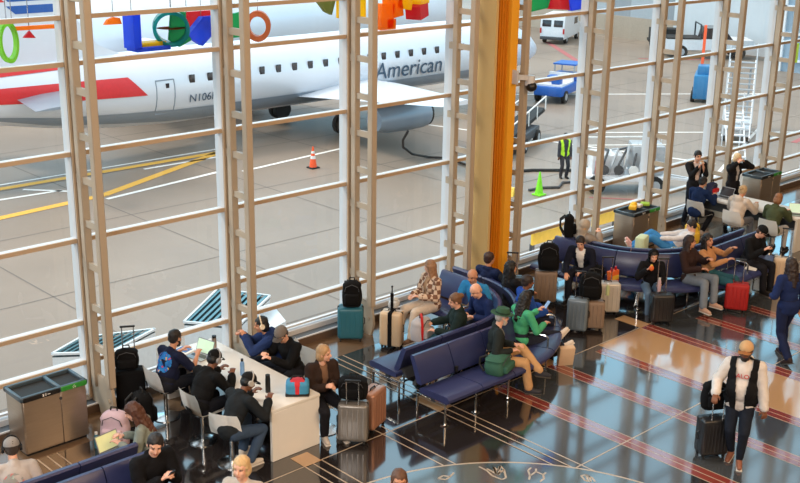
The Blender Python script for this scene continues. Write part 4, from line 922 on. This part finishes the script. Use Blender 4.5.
    bp += [('e', Hd(0, -0.012, 0.03), V((0.075, 0.094, 0.084)), HR), ('e', Hd(0, 0.018, -0.045), V((0.057, 0.066, 0.068)), HR), ('e', Hd(0, 0.058, -0.092), V((0.026, 0.022, 0.02)), HR),
           ('c', Hd(-0.032, 0.068, 0.03), Hd(0.032, 0.068, 0.03), 0.015, 0.015), ('c', Hd(0, 0.078, 0.012), Hd(0, 0.098, -0.024), 0.009, 0.014), ('e', Hd(0, 0.078, -0.058), V((0.024, 0.012, 0.011)), HR)]
    for s_ in (-1, 1): bp += [('e', Hd(s_*0.077, -0.008, -0.005), V((0.011, 0.021, 0.031)), HR), ('e', Hd(s_*0.035, 0.058, -0.03), V((0.022, 0.02, 0.024)), HR)]
    hands = {}
    for s_ in (-1, 1):
        d = (wr[s_]-el[s_]).normalized(); up = V((0, 0, 1))
        sd = d.cross(up)
        if sd.length < 0.2: sd = V((1, 0, 0))
        sd.normalize(); pn = sd.cross(d).normalized()
        if pn.z > 0: pn = -pn
        w0 = wr[s_]; kk = w0+d*0.085
        for q in (-0.022, 0, 0.022): bp.append(('c', w0+sd*q*0.7+d*0.01, kk+sd*q, 0.017, 0.0155))
        for i, (q, L1) in enumerate(((-0.030, 0.036), (-0.010, 0.044), (0.010, 0.042), (0.030, 0.032))):
            a = kk+sd*q; d1 = (d*cos(curl*0.8)+pn*sin(curl*0.8)+sd*q*3).normalized(); d2 = (d*cos(curl*1.9)+pn*sin(curl*1.9)).normalized()
            bp += [('c', a, a+d1*L1, 0.0098, 0.0092), ('c', a+d1*L1, a+d1*L1+d2*L1*0.85, 0.0092, 0.0082)]
        th = -s_; a = w0+d*0.03+sd*th*0.022; m_ = a+(d*0.55+sd*th*0.75+pn*0.25).normalized()*0.042
        bp += [('c', a, m_, 0.0135, 0.0115), ('c', m_, m_+(d*0.85+sd*th*0.15+pn*0.45).normalized()*0.034, 0.0112, 0.009)]
        hands[s_] = kk+d*0.03+pn*0.025
    FD = {}
    for s_, fp, fy in ((-1, fpitch[0], fyaw[0]), (1, fpitch[1], fyaw[1])):
        fdir = M.Rotation(R(fy-s_*8), 3, 'Z') @ (M.Rotation(R(fp), 3, 'X') @ V((0, 1, 0))); fup = M.Rotation(R(fy-s_*8), 3, 'Z') @ (M.Rotation(R(fp), 3, 'X') @ V((0, 0, 1)))
        FD[s_] = (fdir, fup); a = an[s_]
        bp += [('c', a, a-fup*0.045-fdir*0.02, 0.036, 0.03), ('c', a-fup*0.04, a-fup*0.05+fdir*0.13, 0.036, 0.026)]
    inv = HR.transposed()
    def facefn(c_, n_):
        q = inv @ (c_-hc)
        if q.y > 0.03:
            if abs(q.z+0.058) < 0.008 and abs(q.x) < 0.022: return 1
            if abs(abs(q.x)-0.031) < 0.012 and abs(q.z-0.006) < 0.007: return 2
            if hair and abs(abs(q.x)-0.033) < 0.018 and abs(q.z-0.031) < 0.005: return 3
        return 0
    hm = hairm(hair[1]) if hair else hairm((120, 110, 100))
    body = vox('person', bp, vs, skin(sk)+[hm], None, 0, fn=facefn, smooth=2)
    place(body, (loc[0], loc[1], loc_z), R(face)); scale *= 1.045; body.scale = (scale,)*3; tag(body, label, 'person')
    # clothes ----------------------------------------------
    tc, kind = top; tm = plaidm or cloth(tc); cv = max(vs*1.35, 0.012)
    th = {'tee': 0.012, 'shirt': 0.012, 'jacket': 0.022, 'hoodie': 0.026, 'coat': 0.028, 'suit': 0.020}[kind]
    vz = TW.transposed()
    def opening(w0_, w1_):
        def fn(c_, n_):
            q = vz @ (c_-pel)
            if q.y > 0.02 and (vz @ n_).y > 0.0 and abs(q.x) < w0_+(w1_-w0_)*max(0, min(1, (q.z-0.05)/0.42)) and q.z > -0.2: return -1
            return 0
        return fn
    fn = None
    if prn:
        pc, pr, pm = prn
        def fn(c_, n_):
            q = vz @ (c_-pel)
            if (q-V(pc)).length < pr:
                return 1+int((noise.noise(q*24)*0.5+0.5)*len(pm)*0.999) if noise.noise(q*17+V((3, 1, 2))) > -0.25 else 0
            return 0
    hemq = [('c', T(-0.06, 0, -0.06), T(0.06, 0, -0.06), 0.105*g+th, 0.105*g+th)] if stand else []
    if kind == 'suit':
        if under: vox('shirt', torso(0.010), cv, cloth(under), body, 0.003)
        vox('jacket', torso(th)+arms(th)+hemq, cv, tm, body, 0.008, fn=opening(0.03, 0.085))
    else:
        gq = torso(th)+arms(th, 0.5 if kind == 'tee' else 1.0, 0.008)+hemq
        if kind in ('hoodie',): gq += [('e', T(0, -0.085, 0.47), V((0.11, 0.06, 0.085)), TR), ('c', T(-0.05, 0.05, 0.47), T(0.05, 0.05, 0.47), 0.035, 0.035)]
        if kind in ('jacket', 'coat'): gq += [('c', T(-0.045, -0.035, 0.505), T(0.045, -0.035, 0.505), 0.038, 0.038), ('c', T(-0.055, 0.01, 0.495), T(-0.02, 0.06, 0.465), 0.028, 0.022), ('c', T(0.055, 0.01, 0.495), T(0.02, 0.06, 0.465), 0.028, 0.022)]
        if kind == 'coat': gq += legs(th, 0.1)[0::2]
        if under:
            vox('undershirt', torso(0.010), cv, cloth(under), body, 0.003); ofn = opening(0.02, 0.05)
            vox('jacket', gq, cv, tm, body, 0.010, fn=ofn)
        else: vox({'tee': 'tee_shirt', 'shirt': 'shirt', 'hoodie': 'hoodie'}.get(kind, 'jacket'), gq, cv, [tm]+(prn[2] if prn else []), body, 0.009, fn=fn)
    if vest: vox('vest', torso(0.046)+hemq+[('c', T(-0.05, -0.03, 0.5), T(0.05, -0.03, 0.5), 0.05, 0.05)], cv, vest if not isinstance(vest, tuple) else cloth(vest), body, 0.008, fn=opening(0.05, 0.10))
    bc, fl_ = bottom
    vox('trousers', [('e', T(0, -0.01, -0.01), V((0.165*g+0.012, 0.118*g+0.012, 0.115)), TR), ('e', T(0, -0.005, 0.07), V((0.146*g+0.008, 0.108*g+0.008, 0.09)), TR)]+legs(0.013+fl_*0.4, 0.94, fl_), cv, cloth(bc), body, 0.007)
    for s_ in (-1, 1):
        fd, fu = FD[s_]; a = an[s_]
        so = vox('shoe', [('c', a-fu*0.012-fd*0.03, a-fu*0.045-fd*0.035, 0.044, 0.040), ('c', a-fu*0.042-fd*0.02, a-fu*0.044+fd*0.12, 0.043, 0.040), ('c', a-fu*0.01, a-fu*0.035+fd*0.08, 0.042, 0.036), ('c', a-fu*0.046+fd*0.10, a-fu*0.05+fd*0.165, 0.040, 0.034)], 0.011, cloth(shoes, 0.5), body, 0)
        mz = MB(); rot = M((fd.cross(fu), fd, fu)).transposed().to_4x4(); mz.box(a-fu*0.078+fd*0.065, (0.078, 0.25, 0.02), rot=rot, bev=0.008); mz.build('sole', mat('shoe_sole', (70, 66, 62), 0.7) if sum(shoes) < 250 else mat('pale_sole', (210, 204, 196), 0.7), so)
    # hair and headwear -------------------------------------
    if hair:
        st = hair[0]; hq = [('e', Hd(0, -0.020, 0.045), V((0.083, 0.097, 0.082)), HR), ('e', Hd(0, -0.05, -0.005), V((0.076, 0.058, 0.075)), HR)]
        for s_ in (-1, 1): hq.append(('e', Hd(s_*0.066, -0.012, 0.02), V((0.018, 0.045, 0.05)), HR))
        amp = 0.006
        if st in ('long', 'curly'):
            for s_ in (-1, 1): hq += [('c', Hd(s_*0.066, -0.02, 0.02), T(s_*0.085, 0.03, 0.42) if st == 'long' else Hd(s_*0.085, -0.03, -0.09), 0.03, 0.03), ('c', Hd(s_*0.05, -0.06, 0.02), T(s_*0.06, -0.07, 0.36) if st == 'long' else Hd(s_*0.06, -0.07, -0.12), 0.045, 0.04)]
            hq.append(('c', Hd(0, -0.075, 0.02), T(0, -0.10, 0.33) if st == 'long' else Hd(0, -0.09, -0.1), 0.055, 0.045)); amp = 0.010 if st == 'long' else 0.02
        if st == 'bun': hq.append(('e', Hd(0, -0.115, 0.05), V((0.045, 0.045, 0.045)), HR))
        if st == 'pony': hq.append(('c', Hd(0, -0.11, 0.03), Hd(0, -0.13, -0.15), 0.032, 0.02))
        if st == 'bob': hq += [('e', Hd(0, -0.04, -0.03), V((0.095, 0.075, 0.10)), HR)]
        if st == 'bald': hq = [('e', Hd(0, -0.055, -0.02), V((0.075, 0.048, 0.05)), HR)]
        vox('hair', hq, 0.010, hm, body, amp, 30.0)
    if beard: vox('beard', [('e', Hd(0, 0.045, -0.085), V((0.05, 0.05, 0.05)), HR)]+[('c', Hd(s_*0.058, 0.01, -0.03), Hd(s_*0.03, 0.06, -0.085), 0.02, 0.022) for s_ in (-1, 1)], 0.010, hairm(beard), body, 0.006, 40)
    HRM = HR.to_4x4()
    if hat:
        st, c_ = hat[0], hat[1]; hm_ = cloth(c_)
        if st == 'cap':
            b = MB(); n = 28
            b.loft([[Hd(0.090*cos(t_)*cos(2*pi*k/n), -0.012+0.106*cos(t_)*sin(2*pi*k/n), 0.045+0.088*sin(t_)) for k in range(n)] for t_ in (-0.12, 0.1, 0.35, 0.6, 0.85, 1.1, 1.35, 1.53)])
            ob = b.build('cap', hm_, body, 60)
            rows = []
            for j in range(5):
                r_ = j/4; rows.append([Hd(0.082*cos(a_)*(1+0.02*r_), 0.05+0.036*sin(a_)+(0.015+0.068*r_)*max(0, sin(a_))**0.5, 0.052-0.03*abs(cos(a_))*0.8-0.012*r_) for a_ in [pi*k/14 for k in range(15)]])
            b = MB(); b.loft(rows, 0, closed=False); bmesh.ops.solidify(b.bm, geom=b.bm.faces[:], thickness=0.006); b.build('visor', cloth(hat[2]) if len(hat) > 2 else hm_, ob, 60)
            MB().ball(Hd(0, -0.012, 0.134), 0.009).build('button', hm_, ob)
        elif st == 'fedora':
            b = MB(); n = 32
            b.loft([[Hd(rx*cos(2*pi*k/n), -0.012+ry*sin(2*pi*k/n), z_+(0.012 if 0.1 < rx else 0)*abs(cos(2*pi*k/n))**2) for k in range(n)] for rx, ry, z_ in ((0.084, 0.1, 0.045), (0.15, 0.175, 0.048), (0.15, 0.175, 0.054), (0.088, 0.105, 0.055), (0.084, 0.1, 0.11), (0.07, 0.088, 0.142), (0.03, 0.045, 0.138))])
            ob = b.build('brimmed_hat', hm_, body, 50)
            MB().loft([[Hd(0.0895*cos(2*pi*k/n), -0.012+0.106*sin(2*pi*k/n), z_) for k in range(n)] for z_ in (0.058, 0.082)]).build('hat_band', cloth(hat[2]), ob)
        elif st == 'hood':
            inv2 = HR.transposed()
            vox('hood', [('e', Hd(0, -0.025, 0.03), V((0.108, 0.118, 0.115)), HR), ('e', Hd(0, -0.03, -0.06), V((0.10, 0.10, 0.09)), HR), ('c', Hd(0, -0.03, -0.1), T(0, -0.02, 0.45), 0.085, 0.11)], 0.012, hm_, body, 0.008, fn=lambda c__, n__: -1 if ((inv2 @ (c__-hc)).y > 0.035 and (inv2 @ (c__-hc)).z > -0.1) else 0)
    if phones:
        b = MB(); b.tube([Hd(0.098*cos(a_), -0.01, 0.0+0.142*sin(a_)) for a_ in [pi*k/16 for k in range(17)]], 0.010); hp = b.build('headphone_band', cloth(phones, 0.4), body)
        for s_ in (-1, 1): MB().cyl(Hd(s_*0.082, -0.01, -0.005), Hd(s_*0.112, -0.01, -0.005), 0.040, 0.036, seg=20).build('ear_cup', cloth(phones, 0.4), hp)
    if glasses:
        b = MB()
        for s_ in (-1, 1):
            b.box(Hd(s_*0.034, 0.098, 0.006), (0.05, 0.006, 0.034), rot=HRM, bev=0.004, seg=1); b.cyl(Hd(s_*0.06, 0.096, 0.01), Hd(s_*0.08, 0.0, 0.012), 0.003)
        b.box(Hd(0, 0.1, 0.01), (0.02, 0.006, 0.006), rot=HRM); b.build('glasses', mt_blackp if glasses == 'dark' else mt_pane, body)
    mwb = M.Translation((loc[0], loc[1], loc_z)) @ M.Rotation(R(face), 4, 'Z') @ M.Diagonal((scale, scale, scale, 1))
    PEOPLE.append((label, mwb @ hc)); return {'o': body, 'L': mwb @ hands[-1], 'R': mwb @ hands[1], 'T': lambda x, y, z: mwb @ T(x, y, z), 'f': face, 'TW': mwb.to_3x3() @ TW}
def phone(label, p, face, tilt=40):
    t = thing('mobile_phone', label, 'phone', p, R(face)); rot = M.Rotation(R(-tilt), 4, 'X')
    MB().box((0, 0, 0), (0.075, 0.008, 0.15), rot=rot, bev=0.004, seg=1).build('body', mt_blackp, t); MB().box(rot @ V((0, -0.005, 0)), (0.066, 0.002, 0.136), rot=rot).build('screen', mat('phone_screen', (120, 150, 190), 0.2, emit=0.3), t)
BLK = (14, 14, 16); NAVY = (28, 40, 74)
prints = [cloth((214, 60, 60)), cloth((40, 110, 190)), cloth((50, 130, 200)), cloth((230, 180, 60))]
# at the near work table, window side first
person('person in navy tee with colourful back print at the open laptop', (0.62, -1.08), -82, lean=20, g=1.2, sk='tan', hair=('short', (30, 24, 22)), beard=(40, 30, 26), top=((24, 30, 56), 'tee'), prn=((0, -0.13, 0.30), 0.15, prints), hl=(-0.16, 0.46, 0.84), hr=(0.14, 0.50, 0.84), bottom=((30, 32, 40), 0.01))
person('person in black jacket and black cap with white hood at the table', (0.58, -2.03), -80, lean=26, head=(0, 14, 0), sk='brown', hair=('short', BLK), hat=('cap', BLK), phones=(150, 148, 150), top=(BLK, 'jacket'), hl=(-0.14, 0.52, 0.84), hr=(0.14, 0.50, 0.84), g=1.1, bottom=((24, 26, 34), 0.01))
person('person in black jacket and cap with grey headphones nearest the table corner', (0.48, -2.92), -84, lean=27, head=(-15, 18, 0), sk='brown', hair=('short', BLK), hat=('cap', (24, 24, 26)), phones=(178, 172, 166), top=((30, 34, 38), 'jacket'), hl=(-0.14, 0.50, 0.84), hr=(0.2, 0.50, 0.84), bottom=((58, 76, 100), 0.01), shoes=(206, 198, 188), fr=(0.16, 0.2, 0.085), fl=(-0.14, 0.34, 0.085))
person('person in navy hoodie with white headphones leaning back by the glass', (2.38, -1.56), 58, lean=24, head=(0, 0, 0), sk='tan', hair=('bob', BLK), phones=(222, 206, 180), top=((34, 52, 96), 'hoodie'), hl=(-0.08, 0.52, 0.98), hr=(0.10, 0.54, 0.94), fem=True, bottom=((30, 34, 44), 0))
person('person in grey cap and black jacket looking down at the table', (2.36, -1.90), 96, lean=16, head=(10, 26, 0), sk='pale', hair=('short', (60, 46, 38)), hat=('cap', (112, 104, 98)), top=(BLK, 'jacket'), hl=(-0.05, 0.46, 0.84), hr=(0.16, 0.40, 0.84), bottom=((26, 28, 36), 0))
bw = person('blonde person in dark brown jacket with crossed hands beside the suitcases', (2.08, -2.86), 165, lean=6, head=(45, 4, 0), fem=True, sk='pale', hair=('bob', (176, 140, 100)), top=((48, 34, 28), 'jacket'), under=(120, 90, 70), hl=(-0.04, 0.30, 0.80), hr=(0.06, 0.30, 0.78), bottom=((26, 26, 32), 0.01), shoes=(196, 186, 176), fl=(-0.14, 0.34, 0.085), fr=(0.08, 0.30, 0.085))
# corner seating, bottom left
person('person in grey tee, grey cap and dark headphones at the bottom corner', (-2.42, -2.86), -20, pz=0.51, lean=28, g=1.12, sk='pale', hair=('short', (60, 50, 44)), hat=('cap', (146, 142, 140)), phones=(30, 30, 32), top=((184, 176, 172), 'tee'), prn=((-0.03, -0.13, 0.24), 0.13, [cloth((196, 120, 116)), cloth((150, 150, 146)), cloth((170, 190, 180))]), bottom=((40, 44, 56), 0.01))
lw = person('long haired person in grey top using a laptop on the navy seats', (-0.62, -2.84), 50, pz=0.50, lean=14, head=(0, 20, 0), fem=True, sk='pale', hair=('long', (84, 50, 36)), top=((132, 140, 132), 'shirt'), hl=(-0.12, 0.36, 0.74), hr=(0.12, 0.36, 0.74), fl=(-0.12, 0.34, 0.085), fr=(0.12, 0.34, 0.085), bottom=((40, 52, 70), 0))
laptop('laptop with pale yellow screen on the lap of the long haired person', lw['T'](-0.06, 0.40, 0.19), 8, 112, mat('laptop_screen_warm', (214, 216, 160), 0.3, emit=0.35))
m3 = person('person in black quarter zip sweater looking aside with phone in hands', (-1.18, -3.66), 182, lean=14, head=(-28, 12, 0), sk='pale', hair=('short', (30, 24, 24)), top=((16, 16, 20), 'jacket'), hl=(-0.06, 0.36, 0.86), hr=(0.08, 0.36, 0.84), g=1.12, scale=1.08, bottom=((24, 26, 36), 0))
phone('black phone held by the person in black quarter zip sweater', m3['R'].lerp(m3['L'], 0.5)+V((0, -0.03, 0.03)), 182)
q = at(243, 472, 1.58); person('blonde person at the bottom edge in front of the navy seats', (q.x, q.y), 120, stand=True, fem=True, sk='pale', hair=('bob', (206, 172, 124)), top=((190, 180, 170), 'shirt'))
q = at(399, 484, 1.60); person('brown haired person at the bottom edge by the round floor inlay', (q.x, q.y), 140, stand=True, sk='tan', hair=('short', (92, 62, 44)), top=((60, 60, 70), 'shirt'))
# curved seating
person('person with long fair hair in brown plaid jacket and cream trousers', (5.84, -1.28), 82, lean=0, head=(-75, 4, 0), fem=True, g=1.08, sk='pale', hair=('long', (150, 112, 82)), top=((150, 110, 84), 'jacket'), plaidm=plaid('brown_plaid', (122, 86, 66), (214, 190, 168)), under=(176, 140, 108), hl=(-0.08, 0.28, 0.74), hr=(0.10, 0.30, 0.72), bottom=((206, 192, 178), 0.012), shoes=(120, 92, 74), fl=(-0.16, 0.52, 0.085), fr=(0.14, 0.56, 0.085))
person('person in bright blue shirt leaning forward on the curved seats', (6.28, -1.96), 105, lean=14, head=(0, 12, 0), sk='tan', hair=('bald', (90, 60, 46)), top=((52, 140, 200), 'shirt'), hl=(-0.22, 0.36, 0.72), hr=(0.16, 0.40, 0.70), bottom=((150, 118, 92), 0.01))
person('balding person in navy jacket on the inner curve looking down', (5.88, -2.56), 78, lean=16, head=(0, 24, 0), sk='pale', hair=('bald', (170, 140, 116)), top=((24, 40, 84), 'jacket'), hl=(-0.12, 0.32, 0.74), hr=(0.12, 0.32, 0.74), g=1.1, bottom=((40, 44, 60), 0.01))
person('person in dark green jacket with hair tied up seen from behind', (5.10, -2.66), 50, lean=2, side=-8, head=(10, 14, 0), fem=True, sk='pale', hair=('bun', (110, 76, 50)), top=((26, 40, 38), 'jacket'), hl=(-0.2, 0.36, 0.72), hr=(0.16, 0.38, 0.72), bottom=((50, 92, 104), 0.01), shoes=(40, 40, 44), fl=(-0.14, 0.66, 0.12), fr=(0.02, 0.68, 0.12), g=1.08)
person('person in navy jacket seen from behind in front of the yellow column', (7.02, -1.60), -86, lean=-12, head=(-12, 4, 0), sk='tan', hair=('short', (56, 34, 28)), top=((24, 36, 70), 'jacket'), bottom=((30, 32, 40), 0))
person('person with long black hair in a black coat and white collar facing away', (6.90, -2.20), -100, lean=-10, head=(-10, 10, 0), fem=True, sk='tan', hair=('long', (16, 15, 17)), top=((24, 24, 28), 'jacket'), hood=None, bottom=((24, 24, 30), 0))
person('person in royal blue jacket seated behind the green sweater', (6.45, -2.86), -118, lean=0, head=(0, 6, 0), sk='brown', hair=('short', (40, 26, 22)), top=((34, 74, 160), 'jacket'), bottom=((30, 34, 50), 0))
gw = person('person in green sweater with sunglasses on dark hair holding a phone', (5.80, -3.34), -100, lean=4, head=(10, 18, 0), fem=True, sk='tan', hair=('long', (22, 18, 18)), top=((74, 168, 124), 'shirt'), hl=(-0.02, 0.36, 0.92), hr=(0.18, 0.34, 0.76), bottom=((36, 40, 54), 0), shoes=(216, 206, 196), fl=(-0.04, 0.86, 0.42), fr=(0.08, 0.84, 0.26), fpitch=(30, 30), g=1.08)
phone('dark phone held up by the person in green sweater', gw['L']+V((0.02, -0.03, 0.05)), -100)
hm2 = person('person in green brimmed hat with white beard and khaki trousers', (4.92, -3.60), -132, lean=4, head=(10, 8, 0), sk='pale', hair=('short', (180, 172, 164)), beard=(196, 186, 176), hat=('fedora', (58, 92, 72), (40, 60, 50)), top=((34, 40, 40), 'suit'), under=(120, 122, 124), hl=(-0.02, 0.30, 0.74), hr=(0.22, 0.22, 0.74), bottom=((196, 156, 112), 0.012), shoes=(52, 54, 62), fl=(0.04, 0.68, 0.34), fr=(0.10, 0.52, 0.09), fpitch=(-12, 0), g=1.05)
t = thing('paper_bag', 'folded tan paper bag on the floor by the khaki trousers', 'paper bag', (6.55, -3.72, 0), R(-30)); MB().box((0, 0, 0.17), (0.26, 0.1, 0.34), rot=M.Rotation(R(12), 4, 'X'), bev=0.01).build('sack', mat('kraft_paper', (204, 176, 146), 0.8), t)
# far curved seating
person('person with grey hood and raised hand behind the seats beside the black backpack', (10.28, -1.30), -95, lean=-32, head=(-15, 34, 0), fem=True, sk='pale', hair=('bob', (196, 160, 120)), hat=('hood', (176, 164, 150)), top=((150, 140, 132), 'hoodie'), hr=(0.10, 0.10, 0.92), vs=0.011)
person('person in dark suit with open white shirt leaning forward by the suitcases', (9.38, -1.82), 112, lean=24, head=(10, 14, 0), sk='pale', hair=('short', (34, 24, 22)), top=((24, 28, 44), 'suit'), under=(240, 238, 236), hl=(-0.1, 0.42, 0.62), hr=(0.18, 0.46, 0.56), bottom=((24, 26, 38), 0.01), vs=0.010)
ch = person('small person in black hooded jacket drinking on the curved seats', (9.68, -3.14), 138, pz=0.56, lean=4, scale=0.88, head=(0, 12, 0), sk='pale', hair=('short', (30, 24, 22)), hat=('hood', (18, 18, 20)), top=((18, 18, 22), 'hoodie'), hl=(-0.12, 0.34, 0.70), hr=(0.16, 0.28, 0.96), bottom=((90, 112, 136), 0), shoes=(60, 60, 66), vs=0.010)
bottle('pale pink water bottle held by the small hooded person', tuple(ch['L']+V((0.0, 0, -0.08))), 0.034, 0.26, mat('pink_clear_plastic', (206, 176, 186), 0.3), mt_white)
t = thing('food_cup', 'orange snack in the raised hand of the small hooded person', 'snack', tuple(ch['R']+V((0, 0, 0.0)))); MB().ball((0, 0, 0), (0.045, 0.045, 0.055)).build('fruit', mat('snack_orange'  , (232, 110, 50)), t); MB().box((0, 0, 0.05), (0.04, 0.04, 0.03), bev=0.01).build('wrapper', mat('snack_yellow', (236, 190, 70)), t)
person('dark haired person in brown jacket with grey jeans and raised knees', (10.50, -3.46), 176, lean=-12, twist=8, head=(40, 6, 0), fem=True, sk='tan', hair=('long', (46, 28, 24)), top=((50, 34, 32), 'jacket'), hl=(-0.02, 0.34, 0.96), hr=(0.14, 0.30, 0.80), bottom=((120, 130, 142), 0.014), shoes=(196, 160, 140), fl=(-0.02, 0.52, 0.20), fr=(0.24, 0.50, 0.16), vs=0.010)
person('dark haired person in tan sweater and teal jeans beside the red suitcase', (10.90, -3.62), 188, lean=-12, twist=-6, head=(-10, 4, 0), fem=True, sk='tan', hair=('long', (26, 20, 20)), top=((186, 136, 94), 'shirt'), hl=(-0.26, 0.26, 1.02), hr=(0.06, 0.32, 0.90), bottom=((44, 90, 104), 0.008), shoes=(50, 44, 44), fl=(-0.10, 0.60, 0.12), fr=(0.10, 0.52, 0.10), vs=0.010)
pc = person('person in black cap and black jacket looking at a phone', (12.28, -3.62), 176, lean=14, head=(14, 26, 0), sk='pale', hair=('short', (80, 60, 50)), hat=('cap', (20, 22, 24)), top=((18, 20, 24), 'jacket'), hl=(-0.06, 0.36, 0.84), hr=(0.08, 0.34, 0.82), bottom=((26, 26, 32), 0.01), vs=0.010)
phone('phone held by the person in black cap and black jacket', pc['R'].lerp(pc['L'], 0.5)+V((0, -0.03, 0.03)), 176)
ly = person('person stretched out in blue trousers and white top behind the seats', (11.80, -2.16), 36, pz=0.545, lean=-50, head=(0, 46, 0), sk='pale', hair=('short', (32, 26, 26)), top=((206, 204, 206), 'shirt'), hl=(-0.14, 0.22, 0.74), hr=(0.14, 0.22, 0.74), bottom=((60, 130, 190), 0.01), shoes=(226, 178, 176), fl=(-0.08, 0.72, 0.50), fr=(0.12, 0.72, 0.50), fpitch=(60, 60), vs=0.010)
suitcase('dark suitcase under the feet of the person in blue trousers', (11.66, -1.42, 0), 36, 0.42, 0.28, 0.34, mt_blackshell, 0, None, 0)
# far work table
ea = person('person in dark suit with open white shirt standing and eating', (15.25, -0.44), 148, stand=True, lean=-2, head=(0, 14, 0), sk='pale', hair=('short', (26, 22, 22)), top=((20, 20, 24), 'suit'), under=(206, 188, 184), hl=(-0.04, 0.24, 1.40), hr=(0.06, 0.25, 1.38), bottom=((22, 24, 32), 0), fl=(-0.10, -0.04, 0.085), fr=(0.22, 0.06, 0.085), vs=0.010)
t = thing('sandwich', 'pale wrapped sandwich held up by the standing person in dark suit', 'sandwich', tuple(ea['R'].lerp(ea['L'], 0.5))); MB().box((0, 0, 0), (0.12, 0.05, 0.06), bev=0.015).build('wrap', mt_white, t); MB().box((0, 0, 0.035), (0.1, 0.04, 0.03), bev=0.012).build('bread', mat('bread', (196, 150, 96), 0.8), t)
person('blonde person in black jacket standing behind the far table with raised arms', (16.14, -0.92), 160, stand=True, scale=0.94, fem=True, head=(20, 10, 0), sk='pale', hair=('bob', (216, 190, 150)), top=((20, 20, 24), 'jacket'), under=(170, 166, 166), hl=(-0.10, 0.20, 1.52), hr=(0.14, 0.22, 1.50), bottom=((24, 24, 30), 0), vs=0.010)
person('person in navy jacket on the white chair before the eating person', (14.52, -0.98), -90, lean=14, head=(0, 10, 0), sk='tan', hair=('short', (22, 20, 22)), top=((24, 44, 84), 'jacket'), hl=(-0.16, 0.46, 0.84), hr=(0.16, 0.46, 0.84), bottom=((24, 26, 34), 0), shoes=(196, 180, 176), fl=(-0.12, 0.2, 0.085), fr=(0.12, 0.16, 0.085), vs=0.011)
person('person in pale grey hoodie sitting at the middle of the far table', (14.52, -1.98), -88, lean=16, head=(0, 10, 0), sk='tan', hair=('bun', (196, 168, 130)), top=((204, 190, 178), 'hoodie'), hl=(-0.18, 0.48, 0.84), hr=(0.2, 0.48, 0.84), bottom=((120, 120, 126), 0), fem=True, g=1.1, vs=0.011)
person('red haired person in olive jacket at the far laptop', (14.5, -2.86), -84, lean=16, head=(0, 12, 0), sk='pale', hair=('bob', (138, 92, 58)), top=((70, 78, 54), 'jacket'), hl=(-0.16, 0.50, 0.84), hr=(0.14, 0.50, 0.84), bottom=((176, 172, 170), 0), fem=True, vs=0.011)
# walkers
person('dark haired person in navy trouser suit walking away', (9.48, -5.96), -28, stand=True, fem=True, lean=3, sk='tan', hair=('long', (36, 24, 24)), top=((26, 42, 86), 'jacket'), bottom=((24, 34, 66), 0.01), fl=(-0.06, -0.26, 0.12), fr=(0.10, 0.14, 0.085), fpitch=(-25, 0), hl=(-0.16, 0.20, 1.02), hr=(0.26, 0.02, 0.84), shoes=(46, 34, 32), scale=1.0)
wk = person('person in tan cap, white hoodie and black puffer vest pulling a suitcase', (5.75, -7.32), 114, stand=True, g=1.22, head=(-6, 8, 0), sk='brown', hair=('short', (26, 22, 22)), hat=('cap', (196, 158, 116), (188, 134, 88)), glasses='dark', beard=(30, 24, 22), top=((214, 206, 200), 'hoodie'), vest=(18, 19, 22), bottom=((28, 34, 46), 0), shoes=(140, 92, 74), hr=(0.30, 0.26, 1.02), hl=(-0.30, 0.10, 0.84), fl=(-0.07, 0.10, 0.085), fr=(0.06, -0.08, 0.09), fpitch=(0, -6), vs=0.008)
mtred = mat('red_lettering', (196, 44, 48), 0.7)
cpos = wk['T'](0.0, 0.175, 0.34); text('sweater_lettering', 'ALO', 0.085, mtred, (0, 0, 0), (0, 0, 0), wk['o'], 0.004).matrix_world = M.Translation(cpos) @ M.Rotation(R(114+180), 4, 'Z') @ M.Rotation(R(90), 4, 'X')
# worker on the apron
hv = mat('hi_vis_lime', (190, 240, 40), 0.6, emit=None)
person('apron worker in lime high visibility vest standing by the hose', (29.72, 14.82), 150, stand=True, loc_z=G, sk='brown', hair=('short', (24, 20, 20)), top=((60, 62, 70), 'jacket'), vest=hv, bottom=((48, 50, 58), 0.012), vs=0.014, scale=1.1)
bpy.data.scenes.remove(_TS)
